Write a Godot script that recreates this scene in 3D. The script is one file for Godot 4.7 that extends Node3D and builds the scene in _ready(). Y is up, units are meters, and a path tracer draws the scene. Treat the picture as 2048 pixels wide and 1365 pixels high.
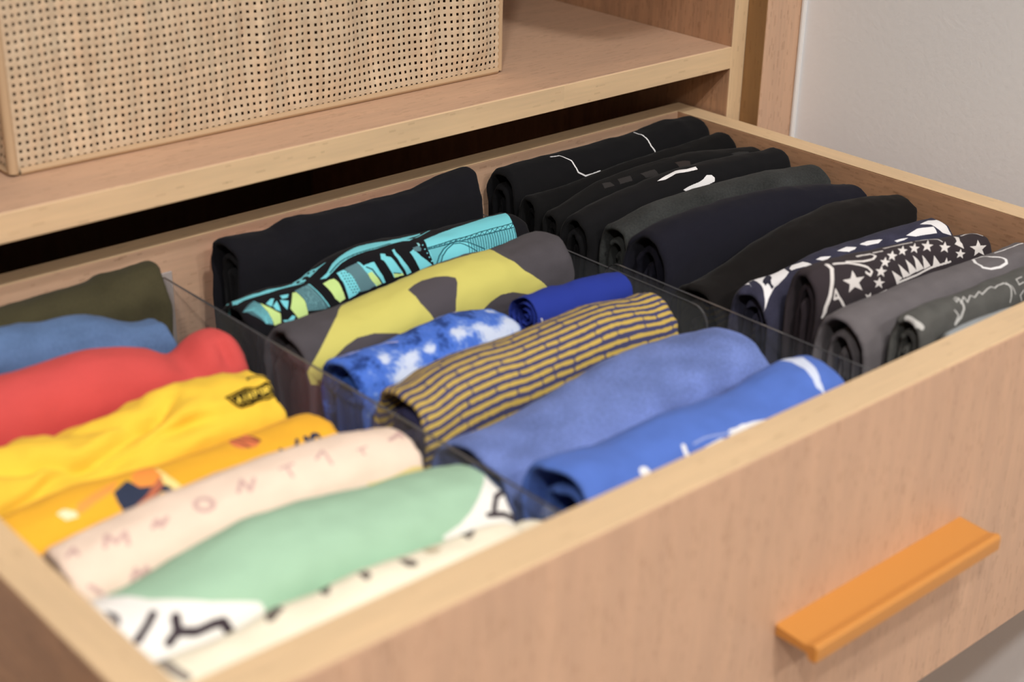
extends Node3D
# Units are metres. x runs to the right along the wardrobe, y is up from the drawer rim, z comes out into the room.

var used := {}
var nz := FastNoiseLite.new()
var M := {}

func _ready():
	# camera
	var cam := Camera3D.new()
	cam.name = "camera"
	cam.transform = Transform3D(Vector3(0.75098, 0.01782, 0.66008), Vector3(0.26756, 0.90569, -0.32885), Vector3(-0.60369, 0.42357, 0.67539), Vector3(-0.20435, 0.33734, 0.76997)).orthonormalized()
	var lens := CameraAttributesPhysical.new()
	lens.frustum_focal_length = 54.13
	lens.frustum_focus_distance = 1.05
	lens.exposure_aperture = 5.8
	lens.frustum_near = 0.02
	lens.frustum_far = 50.0
	cam.attributes = lens
	cam.fov = 24.996
	add_child(cam)
	cam.current = true
	# air and exposure
	var env := Environment.new()
	env.background_mode = Environment.BG_COLOR
	env.background_color = Color(0.02, 0.02, 0.02)
	env.tonemap_mode = Environment.TONE_MAPPER_LINEAR
	env.tonemap_exposure = 1.13
	env.sdfgi_enabled = true
	env.ssao_enabled = true
	env.ssil_enabled = true
	var we := WorldEnvironment.new()
	we.name = "room_air"
	we.environment = env
	add_child(we)
	# ceiling downlights: the first is the one whose shadows the photograph shows
	downlight(Vector3(0.06, 1.66, 1.19), 1.38, "white round ceiling downlight nearest the open drawer", 0.045)
	downlight(Vector3(-0.95, 1.66, 1.45), 2.4, "white round ceiling downlight left of the drawer by the left wall", 0.06)
	downlight(Vector3(0.25, 1.66, 2.3), 1.32, "white round ceiling downlight at the rear of the room on the right", 0.06)
	downlight(Vector3(-0.3, 1.66, 2.4), 1.0, "white round ceiling downlight at the rear of the room on the left", 0.06)

	nz.seed = 7
	nz.frequency = 1.0
	nz.fractal_octaves = 3
	make_materials()
	build_room()
	build_cabinet()
	build_drawer()
	build_hanging()
	build_dividers()
	build_basket()
	build_shirts()

# ------------------------------------------------------------------ naming and tagging
func numbered(called: String) -> String:
	var n: int = used.get(called, 0)
	used[called] = n + 1
	return called if n == 0 else "%s_%03d" % [called, n]

func thing(called: String, label: String, category: String, group := "", at := Vector3.ZERO) -> Node3D:
	var o := Node3D.new()
	o.name = numbered(called)
	o.position = at
	add_child(o)
	o.set_meta("label", label)
	o.set_meta("category", category)
	if group: o.set_meta("group", group)
	return o

func part(called: String, mesh: Mesh, mat: Material, parent: Node3D, label := "") -> MeshInstance3D:
	var o := MeshInstance3D.new()
	o.name = called
	o.mesh = mesh
	o.material_override = mat
	if label: o.set_meta("label", label)
	parent.add_child(o, true)
	# vertices are given in world units; keep the part's own origin at its thing
	o.position = -parent.position if parent.get_parent() == self else Vector3.ZERO
	return o

func struct(called: String, mesh: Mesh, mat: Material, label: String) -> MeshInstance3D:
	var o := MeshInstance3D.new()
	o.name = called
	o.mesh = mesh
	o.material_override = mat
	o.set_meta("kind", "structure")
	o.set_meta("label", label)
	add_child(o, true)
	return o

# ------------------------------------------------------------------ shapes
func quad(st: SurfaceTool, a: Vector3, b: Vector3, c: Vector3, d: Vector3, ua: Vector2, ub: Vector2, uc: Vector2, ud: Vector2, outward: Vector3):
	var n := (c - a).cross(b - a)
	if n.length_squared() < 1e-20: n = (d - a).cross(c - a)
	n = n.normalized()
	var flip := n.dot(outward) < 0
	if flip: n = -n
	var P := [a, d, c, a, c, b] if flip else [a, b, c, a, c, d]
	var U := [ua, ud, uc, ua, uc, ub] if flip else [ua, ub, uc, ua, uc, ud]
	for i in 6:
		st.set_normal(n)
		st.set_uv(U[i])
		st.add_vertex(P[i])

# a box from lo to hi with bevelled edges; grain 0/1/2 is the axis the wood grain runs along. UVs are in metres x2
func box(lo: Vector3, hi: Vector3, bev := 0.0008, grain := 0, off := Vector2.ZERO) -> ArrayMesh:
	var st := SurfaceTool.new()
	st.begin(Mesh.PRIMITIVE_TRIANGLES)
	add_box(st, lo, hi, bev, grain, off)
	return st.commit()

func wood_uv(p: Vector3, grain: int, axis: int, off: Vector2) -> Vector2:
	var along: float = p[grain] if grain != axis else p[(axis + 1) % 3]
	var other := 3 - grain - axis if grain != axis else (axis + 2) % 3
	return Vector2(p[other], along) * 2.0 + off

func add_box(st: SurfaceTool, lo: Vector3, hi: Vector3, bev: float, grain: int, off := Vector2.ZERO):
	for ax in 3:
		var u := (ax + 1) % 3
		var v := (ax + 2) % 3
		for s in [0, 1]:
			var q := []
			for k in [[0, 0], [1, 0], [1, 1], [0, 1]]:
				var p := Vector3.ZERO
				p[ax] = hi[ax] if s else lo[ax]
				p[u] = hi[u] - bev if k[0] else lo[u] + bev
				p[v] = hi[v] - bev if k[1] else lo[v] + bev
				q.append(p)
			var o := Vector3.ZERO
			o[ax] = 1.0 if s else -1.0
			var w := q.map(func(p): return wood_uv(p, grain, ax, off))
			quad(st, q[0], q[1], q[2], q[3], w[0], w[1], w[2], w[3], o)
	if bev <= 0.0: return
	for ax in 3: # edges along ax
		var u := (ax + 1) % 3
		var v := (ax + 2) % 3
		for su in [0, 1]:
			for sv in [0, 1]:
				var q := []
				for k in [[0, 0], [1, 0], [1, 1], [0, 1]]:
					var p := Vector3.ZERO
					p[ax] = hi[ax] - bev if k[0] else lo[ax] + bev
					var eu: float = hi[u] if su else lo[u]
					var ev: float = hi[v] if sv else lo[v]
					p[u] = eu if k[1] == 0 else (eu - bev if su else eu + bev)
					p[v] = ev if k[1] == 1 else (ev - bev if sv else ev + bev)
					q.append(p)
				var o := Vector3.ZERO
				o[u] = 1.0 if su else -1.0
				o[v] = 1.0 if sv else -1.0
				var w := q.map(func(p): return wood_uv(p, grain, u, off))
				quad(st, q[0], q[1], q[2], q[3], w[0], w[1], w[2], w[3], o)
	for sx in [0, 1]:
		for sy in [0, 1]:
			for sz in [0, 1]:
				var s := [sx, sy, sz]
				var c := Vector3(hi.x if sx else lo.x, hi.y if sy else lo.y, hi.z if sz else lo.z)
				var ins := Vector3(-bev if sx else bev, -bev if sy else bev, -bev if sz else bev)
				var a := c + Vector3(0, ins.y, ins.z)
				var b := c + Vector3(ins.x, 0, ins.z)
				var d := c + Vector3(ins.x, ins.y, 0)
				quad(st, a, b, d, d, Vector2.ZERO, Vector2.ZERO, Vector2.ZERO, Vector2.ZERO, -ins)

# a grid of points to a smooth mesh; out tells which way a middle face looks
func grid_mesh(P: Array, U: Array, out: Callable, cols := []) -> ArrayMesh:
	var nu := P.size()
	var nv: int = P[0].size()
	var pos := PackedVector3Array()
	var uv := PackedVector2Array()
	var nor := PackedVector3Array()
	var col := PackedColorArray()
	pos.resize(nu * nv); uv.resize(nu * nv); nor.resize(nu * nv)
	for i in nu:
		for j in nv:
			pos[i * nv + j] = P[i][j]
			uv[i * nv + j] = U[i][j]
	var ind := PackedInt32Array()
	var mi := nu / 2
	var mj := nv / 2
	var tn := (pos[(mi + 1) * nv + mj + 1] - pos[mi * nv + mj]).cross(pos[(mi + 1) * nv + mj] - pos[mi * nv + mj])
	var flip: bool = tn.dot(out.call(pos[mi * nv + mj])) < 0
	for i in nu - 1:
		for j in nv - 1:
			var a := i * nv + j
			var b := a + nv
			var c := b + 1
			var d := a + 1
			var f := (pos[c] - pos[a]).cross(pos[b] - pos[d]) * (-1.0 if flip else 1.0)
			for k in [a, b, c, d]: nor[k] += f
			if flip: ind.append_array([a, c, b, a, d, c])
			else: ind.append_array([a, b, c, a, c, d])
	for k in nor.size(): nor[k] = nor[k].normalized()
	var arr := []
	arr.resize(Mesh.ARRAY_MAX)
	arr[Mesh.ARRAY_VERTEX] = pos
	arr[Mesh.ARRAY_NORMAL] = nor
	arr[Mesh.ARRAY_TEX_UV] = uv
	arr[Mesh.ARRAY_INDEX] = ind
	var m := ArrayMesh.new()
	m.add_surface_from_arrays(Mesh.PRIMITIVE_TRIANGLES, arr)
	return m

# a round tube along points
func tube(pts: Array, r: float, sides := 10) -> ArrayMesh:
	var P := []
	var U := []
	for i in pts.size():
		var t: Vector3 = (pts[mini(i + 1, pts.size() - 1)] - pts[maxi(i - 1, 0)]).normalized()
		var s := t.cross(Vector3.UP if absf(t.y) < 0.9 else Vector3.RIGHT).normalized()
		var n := s.cross(t)
		var row := []
		var ur := []
		for k in sides + 1:
			var a := TAU * k / sides
			row.append(pts[i] + (s * cos(a) + n * sin(a)) * r)
			ur.append(Vector2(float(k) / sides, i * 0.1))
		P.append(row); U.append(ur)
	var mid: Vector3 = pts[pts.size() / 2]
	return grid_mesh(P, U, func(p): return p - mid)

# ------------------------------------------------------------------ materials
func mat(c: Color, rough := 0.9, sheen := 0.0) -> StandardMaterial3D:
	var m := StandardMaterial3D.new()
	m.albedo_color = c
	m.roughness = rough
	m.metallic_specular = 0.3
	if sheen > 0.0:
		m.rim_enabled = true
		m.rim = sheen
		m.rim_tint = 0.6
	return m

func wood(base: Color, contrast: float, flecks: float, sd: int, rough := 0.5) -> StandardMaterial3D:
	var w := 512
	var h := 768
	var im := Image.create(w, h, false, Image.FORMAT_RGB8)
	var rng := RandomNumberGenerator.new()
	rng.seed = sd
	var n := FastNoiseLite.new()
	n.seed = sd
	n.frequency = 1.0
	n.fractal_octaves = 3
	for y in h:
		var fy := float(y) / h
		for x in w:
			var fx := float(x) / w
			# blend two samples so that the tile repeats without a seam
			var a := n.get_noise_2d(fx * 26.0, fy * 3.0)
			var b := n.get_noise_2d((fx - 1.0) * 26.0, fy * 3.0)
			var k := lerpf(a, b, fx * fx)
			var f := n.get_noise_2d(fx * 170.0, fy * 9.0 + 40.0)
			var v := 1.0 + contrast * (0.7 * k + 0.5 * f)
			im.set_pixel(x, y, Color(base.r * v, base.g * (v * 0.9 + 0.1 + 0.06 * contrast * k), base.b * (v * 0.85 + 0.15)))
	for i in int(5200 * flecks): # the short dark pores of beech
		var x := rng.randi_range(0, w - 1)
		var y := rng.randi_range(0, h - 12)
		var l := rng.randi_range(4, 11)
		var d := rng.randf_range(0.91, 0.97)
		for q in l:
			var c := im.get_pixel(x, y + q)
			im.set_pixel(x, y + q, Color(c.r * d, c.g * d * 0.99, c.b * d * 0.98))
	var m := mat(Color.WHITE, rough)
	m.albedo_texture = ImageTexture.create_from_image(im)
	m.metallic_specular = 0.4
	return m

func make_materials():
	M.veneer = wood(Color(0.79, 0.65, 0.545), 0.07, 0.8, 11)
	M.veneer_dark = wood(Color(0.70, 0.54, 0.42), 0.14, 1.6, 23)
	M.band = wood(Color(0.86, 0.745, 0.595), 0.06, 0.2, 31)
	M.band_shaded = wood(Color(0.57, 0.43, 0.28), 0.08, 0.5, 37)  # darker copy of the band wood, shade painted into the colour
	var wall := mat(Color(0.93, 0.935, 0.945), 0.8)
	var nt := NoiseTexture2D.new()
	nt.width = 512
	nt.height = 512
	nt.seamless = true
	var fn := FastNoiseLite.new()
	fn.frequency = 0.03
	fn.fractal_octaves = 3
	nt.noise = fn
	nt.as_normal_map = true
	nt.bump_strength = 2.2
	wall.normal_enabled = true
	wall.normal_texture = nt
	wall.normal_scale = 0.24
	wall.uv1_triplanar = true
	wall.uv1_world_triplanar = true
	wall.uv1_scale = Vector3(11, 11, 11)
	M.wall = wall
	M.wall_tan = mat(Color(0.66, 0.61, 0.56), 0.9)
	M.ceiling = mat(Color(0.9, 0.89, 0.87), 0.9)
	M.floor = wood(Color(0.50, 0.41, 0.33), 0.16, 1.0, 47)
	M.back = wood(Color(0.40, 0.29, 0.21), 0.12, 0.5, 61)  # wood darkened to paint in the deep shade inside the carcass
	M.caulk = mat(Color(0.9, 0.9, 0.9), 0.5)
	M.handle = mat(Color(0.79, 0.54, 0.26), 0.42)
	M.handle.metallic_specular = 0.5
	M.dark = mat(Color(0.05, 0.045, 0.04), 0.9)
	var ac := mat(Color(0.85, 0.88, 0.92, 0.06), 0.02)
	ac.transparency = BaseMaterial3D.TRANSPARENCY_ALPHA
	ac.metallic_specular = 0.5
	M.acrylic = ac
	var ae := mat(Color(0.30, 0.30, 0.31), 0.15)
	ae.metallic_specular = 0.5
	M.acrylic_edge = ae
	var fl := mat(Color(0.78, 0.76, 0.76, 0.45), 0.3)
	fl.transparency = BaseMaterial3D.TRANSPARENCY_ALPHA
	M.flange = fl
	var cane := mat(Color.WHITE, 0.75)
	cane.vertex_color_use_as_albedo = true
	M.cane = cane
	M.liner = mat(Color(0.33, 0.225, 0.15), 0.9)
	M.piping = mat(Color(0.74, 0.63, 0.505), 0.85)

# ------------------------------------------------------------------ the room
func downlight(at: Vector3, power: float, label: String, size: float):
	var t := thing("ceiling_downlight", label, "ceiling light", "downlights", at)
	var ring := CylinderMesh.new()
	ring.top_radius = size + 0.018
	ring.bottom_radius = size + 0.012
	ring.height = 0.012
	var o := part("trim_ring", ring, M.get("caulk", mat(Color(0.9, 0.9, 0.9), 0.5)), t)
	o.position = Vector3(0, 0.030, 0)
	var disc := CylinderMesh.new()
	disc.top_radius = size
	disc.bottom_radius = size
	disc.height = 0.004
	var em := mat(Color(1, 1, 1), 0.6)
	em.emission_enabled = true
	em.emission = Color(1.0, 0.985, 0.965)
	em.emission_energy_multiplier = 4.0
	var d := part("lamp_disc", disc, em, t)
	d.position = Vector3(0, 0.020, 0)
	var l := SpotLight3D.new()
	l.name = "lamp_light"
	l.light_color = Color(1.0, 0.985, 0.965)
	l.light_energy = power
	l.light_size = size
	l.spot_range = 8.0
	l.spot_angle = 75.0
	l.spot_angle_attenuation = 0.6
	l.spot_attenuation = 2.0
	l.shadow_enabled = true
	l.rotation.x = -PI / 2
	t.add_child(l)

func build_room():
	struct("floor", box(Vector3(-1.7, -0.82, -0.62), Vector3(0.90, -0.76, 2.9), 0.0, 2), M.floor, "brown wooden floor of the room below the wardrobe")
	struct("ceiling", box(Vector3(-1.7, 1.70, -0.62), Vector3(0.90, 1.76, 2.9), 0.0), M.ceiling, "white ceiling of the room with round downlights")
	struct("wall_right", box(Vector3(0.7285, -0.76, -0.62), Vector3(0.85, 1.70, 2.9), 0.0), M.wall, "pale grey-white lightly textured wall right of the wardrobe")
	struct("wall_back", box(Vector3(-1.6, -0.76, -0.62), Vector3(0.7285, 1.70, -0.56), 0.0), M.wall, "pale wall behind the wardrobe")
	struct("wall_left", box(Vector3(-1.7, -0.76, -0.62), Vector3(-1.6, 1.70, 2.9), 0.0), M.wall_tan, "tan wall on the far left of the room")
	struct("wall_front", box(Vector3(-1.6, -0.76, 2.8), Vector3(0.7285, 1.70, 2.9), 0.0), M.wall_tan, "tan wall facing the wardrobe")
	struct("trim_1", box(Vector3(0.7250, -0.76, 0.0485), Vector3(0.7286, 1.70, 0.0525), 0.0012, 1), M.caulk, "thin white caulk line between filler panel and wall")

# ------------------------------------------------------------------ the wardrobe and its drawer
func build_cabinet():
	var c := thing("wardrobe", "built-in beech wardrobe carcass with open shelf above the pulled-out drawer", "wardrobe", "", Vector3(0.325, -0.76, -0.25))
	for s in [[0.6713, 0.6865], [-0.0365, -0.0213]]:
		var p := part("side_panel", box(Vector3(s[0], -0.76, -0.55), Vector3(s[1], 1.60, 0.0293), 0.0006, 1, Vector2(0.3, 0)), M.veneer_dark, c)
		part("edge_band", box(Vector3(s[0], -0.76, 0.0293), Vector3(s[1], 1.60, 0.0303), 0.0004, 1), M.band, p)
	var sh := part("shelf", box(Vector3(-0.0213, 0.0359, -0.53), Vector3(0.6713, 0.0527, 0.0293), 0.0006, 0), M.veneer, c)
	part("edge_band", box(Vector3(-0.0213, 0.0359, 0.0293), Vector3(0.6713, 0.0527, 0.0303), 0.0005, 0), M.band, sh)
	sh = part("shelf", box(Vector3(-0.0213, 0.330, -0.53), Vector3(0.6713, 0.347, 0.0293), 0.0006, 0), M.veneer, c)
	part("edge_band", box(Vector3(-0.0213, 0.330, 0.0293), Vector3(0.6713, 0.347, 0.0303), 0.0005, 0), M.band, sh)
	part("back_panel", box(Vector3(-0.0213, -0.76, -0.552), Vector3(0.6713, 1.60, -0.535), 0.0, 1), M.back, c)
	part("bottom_panel", box(Vector3(-0.0213, -0.245, -0.53), Vector3(0.6713, -0.228, 0.0), 0.0006, 0), M.veneer_dark, c)
	part("top_panel", box(Vector3(-0.0365, 1.60, -0.55), Vector3(0.6865, 1.617, 0.0303), 0.0006, 0), M.veneer_dark, c)
	part("lower_front", box(Vector3(-0.034, -0.68, 0.0315), Vector3(0.684, -0.250, 0.0515), 0.001, 1), M.veneer, c)
	part("plinth", box(Vector3(-0.0213, -0.76, -0.03), Vector3(0.6713, -0.69, -0.012), 0.001, 0), M.veneer_dark, c)
	var fp := part("filler_panel", box(Vector3(0.6868, -0.76, 0.028), Vector3(0.7282, 1.60, 0.0487), 0.0008, 1, Vector2(0.11, 0.2)), M.veneer, c)
	part("edge_band", box(Vector3(0.6858, -0.76, 0.0306), Vector3(0.6868, 1.60, 0.0483), 0.0003, 1), M.band_shaded, fp, "side edge of the filler panel with shade put into its brown colour")  # thin strip over the filler's side face, its shade painted in

func build_drawer():
	var d := thing("drawer", "open beech drawer full of filed t-shirts with an orange-tan bar handle", "drawer", "", Vector3(0.325, -0.206, 0.19))
	var rim := -0.0008
	for s in [[-0.018, 0.0], [0.65, 0.668]]:
		var p := part("side_panel", box(Vector3(s[0], -0.150, -0.0165), Vector3(s[1], rim, 0.3724), 0.0004, 2, Vector2(0.2, 0.37)), M.veneer_dark, d)
		part("edge_band", box(Vector3(s[0], rim, -0.0165), Vector3(s[1], 0.0, 0.3724), 0.0005, 2), M.band, p)
	var b := part("back_panel", box(Vector3(0.0, -0.150, -0.0165), Vector3(0.65, rim, 0.0), 0.0004, 0, Vector2(0.0, 0.1)), M.veneer, d)
	part("edge_band", box(Vector3(0.0, rim, -0.0165), Vector3(0.65, 0.0, 0.0), 0.0005, 0), M.band, b)
	part("bottom_panel", box(Vector3(0.0, -0.142, 0.0), Vector3(0.65, -0.134, 0.3724), 0.0, 0), M.veneer, d)
	var f := part("front_panel", box(Vector3(-0.034, -0.206, 0.3724), Vector3(0.684, rim, 0.3943), 0.0006, 1, Vector2(0.17, 0.6)), M.veneer, d)
	part("edge_band", box(Vector3(-0.034, rim, 0.3724), Vector3(0.684, 0.0, 0.3943), 0.0005, 0), M.band, f)
	# handle: an extruded bar with a lip
	var prof := [Vector2(0.0, 0.0), Vector2(0.012, -0.0006), Vector2(0.0185, -0.0008), Vector2(0.0215, 0.0000), Vector2(0.0235, 0.0008), Vector2(0.0250, 0.0006), Vector2(0.0260, -0.0006), Vector2(0.0262, -0.0022), Vector2(0.0260, -0.0082), Vector2(0.0248, -0.0094), Vector2(0.0225, -0.0094), Vector2(0.0215, -0.0084), Vector2(0.0200, -0.0062), Vector2(0.0, -0.0056)]
	part("handle", extrude_x(prof, 0.3065, 0.4630, Vector3(0, -0.1022, 0.3943)), M.handle, d, "orange-tan bar handle on the drawer front")

# a (z, y) outline swept along x, with slightly rounded ends
func extrude_x(prof: Array, x0: float, x1: float, at: Vector3) -> ArrayMesh:
	var cen := Vector2.ZERO
	for p in prof: cen += p / prof.size()
	var st := SurfaceTool.new()
	st.begin(Mesh.PRIMITIVE_TRIANGLES)
	var n := prof.size()
	var rings := [[x0, 0.0008], [x0 + 0.0008, 0.0], [x1 - 0.0008, 0.0], [x1, 0.0008]]
	var f := func(r, k):
		var p: Vector2 = prof[k % n]
		p = p + (cen - p).normalized() * r[1]
		return at + Vector3(r[0], p.y, p.x)
	for r in 3:
		for k in n:
			var a: Vector3 = f.call(rings[r], k)
			var b: Vector3 = f.call(rings[r], k + 1)
			var c: Vector3 = f.call(rings[r + 1], k + 1)
			var d: Vector3 = f.call(rings[r + 1], k)
			var o: Vector2 = (prof[k] + prof[(k + 1) % n]) / 2.0 - cen
			var e: Vector2 = prof[(k + 1) % n] - prof[k]
			var nn := Vector2(-e.y, e.x)
			if nn.dot(o) < 0: nn = -nn
			quad(st, a, b, c, d, Vector2.ZERO, Vector2.ZERO, Vector2.ZERO, Vector2.ZERO, Vector3(0, nn.y, nn.x))
	for s in [0, 3]:
		var mid := at + Vector3(rings[s][0], cen.y, cen.x)
		for k in n:
			quad(st, mid, f.call(rings[s], k), f.call(rings[s], k + 1), f.call(rings[s], k + 1), Vector2.ZERO, Vector2.ZERO, Vector2.ZERO, Vector2.ZERO, Vector3(-1 if s == 0 else 1, 0, 0))
	return st.commit()

# clothes that hang above the shelf, out of the picture; their lower edge shades the shelf from the nearest downlight
func build_hanging():
	var t := thing("hanging_clothes", "dark clothes hanging from a rail above the right end of the open shelf", "clothes", "", Vector3(0.56, 0.40, 0.05))
	var P := []
	var U := []
	var plan := []
	for i in 81:
		var x := lerpf(0.468, 0.655, i / 80.0)
		var z := 0.226 + 0.005 * nz.get_noise_1d(x * 21.0) - 0.10 * pow(clampf((0.492 - x) / 0.024, 0, 1), 2.0)
		plan.append(Vector2(x, z))
	for i in 31: plan.append(Vector2(lerpf(0.655, 0.468, i / 30.0), -0.16 + 0.008 * sin(i * 1.3)))
	plan.append(plan[0])
	for k in 9:
		var row := []
		var ur := []
		for p in plan:
			var sh: float = [0.0, 1.0, 1.0, 1.0, 0.97, 0.92, 0.8, 0.55, 0.0][k]
			var y: float = [0.40, 0.40, 0.44, 0.60, 0.85, 0.95, 1.00, 1.03, 1.03][k]
			row.append(Vector3(p.x, y, 0.06 + (p.y - 0.06) * sh))
			ur.append(Vector2(p.x, y))
		P.append(row); U.append(ur)
	part("cloth", grid_mesh(P, U, func(p): return p - Vector3(0.56, 0.7, 0.06)), mat(Color(0.24, 0.23, 0.23), 0.95), t)
	part("clothes_rail", tube([Vector3(-0.02, 1.04, 0.0), Vector3(0.3, 1.04, 0.0), Vector3(0.671, 1.04, 0.0)], 0.0125), mat(Color(0.6, 0.6, 0.6), 0.4), t)

func plate_outline(z0: float, z1: float, y0: float, y1: float, round0: float, round1: float) -> Array:
	var o := [Vector2(z0, y0)]
	for k in 7:
		var a := PI * 0.5 * k / 6.0
		o.append(Vector2(z0 + round0 - round0 * cos(a), y1 - round0 + round0 * sin(a)))
	for k in 7:
		var a := PI * 0.5 * k / 6.0
		o.append(Vector2(z1 - round1 + round1 * sin(a), y1 - round1 + round1 * cos(a)))
	o.append(Vector2(z1, y0))
	return o

func acrylic_plate(parent: Node3D, x: float, o: Array, double := false):
	# two clear faces and a darker polished edge
	var st := SurfaceTool.new()
	st.begin(Mesh.PRIMITIVE_TRIANGLES)
	var cen := Vector2.ZERO
	for p in o: cen += p / o.size()
	for side in ([-1.0, 1.0] if double else [1.0]):
		var xf: float = x + side * 0.0008
		for k in o.size():
			var p: Vector2 = o[k]
			var q: Vector2 = o[(k + 1) % o.size()]
			quad(st, Vector3(xf, cen.y, cen.x), Vector3(xf, p.y, p.x), Vector3(xf, q.y, q.x), Vector3(xf, q.y, q.x), Vector2.ZERO, Vector2.ZERO, Vector2.ZERO, Vector2.ZERO, Vector3(side, 0, 0))
	var pl := part("plate", st.commit(), M.acrylic, parent)
	var e := SurfaceTool.new()
	e.begin(Mesh.PRIMITIVE_TRIANGLES)
	var w := 0.0009
	for k in o.size() - 1:
		var a := Vector2(o[k])
		var b := Vector2(o[k + 1])
		var nn := Vector2(-(b - a).y, (b - a).x).normalized()
		if nn.dot((a + b) / 2.0 - cen) < 0: nn = -nn
		for s in [-1, 1]:
			quad(e, Vector3(x + s * w, a.y, a.x), Vector3(x + s * w, b.y, b.x), Vector3(x, b.y - nn.y * 0.0004, b.x - nn.x * 0.0004), Vector3(x, a.y - nn.y * 0.0004, a.x - nn.x * 0.0004), Vector2.ZERO, Vector2.ZERO, Vector2.ZERO, Vector2.ZERO, Vector3(s, 0, 0))
		quad(e, Vector3(x - w, a.y, a.x), Vector3(x - w, b.y, b.x), Vector3(x + w, b.y, b.x), Vector3(x + w, a.y, a.x), Vector2.ZERO, Vector2.ZERO, Vector2.ZERO, Vector2.ZERO, Vector3(0, nn.y, nn.x))
	part("polished_edge", e.commit(), M.acrylic_edge, pl)

func build_dividers():
	var l := ["clear acrylic drawer divider left, between the colourful and the blue column of shirts", "clear acrylic drawer divider right, beside the column of black shirts"]
	var X := [0.2015, 0.4385]
	for i in 2:
		var x: float = X[i]
		var t := thing("drawer_divider", l[i], "drawer divider", "acrylic drawer dividers", Vector3(x, -0.134, 0.18))
		if i == 0:
			acrylic_plate(t, x, plate_outline(0.003, 0.370, -0.132, -0.0186, 0.002, 0.012), true)
		else:
			acrylic_plate(t, x, plate_outline(0.003, 0.225, -0.132, -0.0300, 0.002, 0.012))
			acrylic_plate(t, x - 0.0022, plate_outline(0.140, 0.370, -0.132, -0.0240, 0.012, 0.002))
		var st := SurfaceTool.new()
		st.begin(Mesh.PRIMITIVE_TRIANGLES)
		add_box(st, Vector3(x - 0.0125, -0.120, 0.0006), Vector3(x + 0.0075, -0.0175 - (0.0 if i == 0 else 0.012), 0.0022), 0.0003, 0)
		part("end_flange", st.commit(), M.flange, t)

# ------------------------------------------------------------------ the woven basket
func lattice(o: Vector3, du: Vector3, dv: Vector3, n: Vector3, nu: int, nv: int, sd: int) -> ArrayMesh:
	# an open square weave: strands cross over and under, with a square hole in every cell
	var f := [0.0, 0.31, 0.69]
	var cols := nu * 3 + 1
	var rows := nv * 3 + 1
	var pos := PackedVector3Array()
	var nor := PackedVector3Array()
	var col := PackedColorArray()
	var ind := PackedInt32Array()
	var rng := RandomNumberGenerator.new()
	rng.seed = sd
	var vs := []
	var hs := []
	for i in nu + 1: vs.append(rng.randf_range(-1, 1))
	for i in nv + 1: hs.append(rng.randf_range(-1, 1))
	for i in cols:
		for j in rows:
			var ci := i / 3
			var cj := j / 3
			var u: float = ci + f[i % 3]
			var v: float = cj + f[j % 3]
			var ui := int(round(u))
			var vi := int(round(v))
			var over := 1.0 if (ui + vi) % 2 == 0 else -1.0
			var h := 0.0
			if i % 3 == 0 and j % 3 == 0: h = 0.00035 * over
			elif i % 3 == 0 or j % 3 == 0: h = 0.0002
			else: h = -0.00025
			var jit := Vector2(nz.get_noise_2d(u * 0.7 + sd, v * 0.7), nz.get_noise_2d(u * 0.7, v * 0.7 + 50 + sd)) * 0.05
			var p := o + du * (u + jit.x) + dv * (v + jit.y)
			var bulge := 0.0075 * nz.get_noise_2d(u * 0.05 + 3.0 * sd, v * 0.012) + 0.0010 * nz.get_noise_2d(u * 0.25 + sd, v * 0.03 + 9.0)
			bulge = maxf(bulge, -0.003)
			var edge := minf(minf(u, nu - u), v) / 4.0
			pos.append(p + n * (h + bulge * clampf(edge, 0, 1)))
			var tone: float = 1.0 + 0.03 * vs[ui] + 0.02 * hs[vi] + 0.04 * nz.get_noise_2d(u * 0.35, v * 0.5 + 7.0 * sd)
			var warm: float = nz.get_noise_2d(u * 0.5 + 90.0, v * 0.15)
			if over > 0 : tone *= 1.0 + 0.045 * maxf(0.0, vs[ui])
			var c := Color(0.79 * tone, 0.705 * tone * (1.0 - 0.03 * warm), 0.60 * tone * (1.0 - 0.05 * warm))
			col.append(c.srgb_to_linear())
	nor.resize(pos.size())
	for i in cols - 1:
		for j in rows - 1:
			if i % 3 == 1 and j % 3 == 1: continue
			var a := i * rows + j
			var b := a + rows
			var q := [a, b, b + 1, a + 1]
			var t := (pos[q[2]] - pos[q[0]]).cross(pos[q[1]] - pos[q[3]])
			var flip := t.dot(n) < 0
			for k in q: nor[k] += -t if flip else t
			if flip: ind.append_array([q[0], q[2], q[1], q[0], q[3], q[2]])
			else: ind.append_array([q[0], q[1], q[2], q[0], q[2], q[3]])
	for k in nor.size(): nor[k] = nor[k].normalized()
	var arr := []
	arr.resize(Mesh.ARRAY_MAX)
	arr[Mesh.ARRAY_VERTEX] = pos
	arr[Mesh.ARRAY_NORMAL] = nor
	arr[Mesh.ARRAY_COLOR] = col
	arr[Mesh.ARRAY_INDEX] = ind
	var m := ArrayMesh.new()
	m.add_surface_from_arrays(Mesh.PRIMITIVE_TRIANGLES, arr)
	return m

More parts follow.
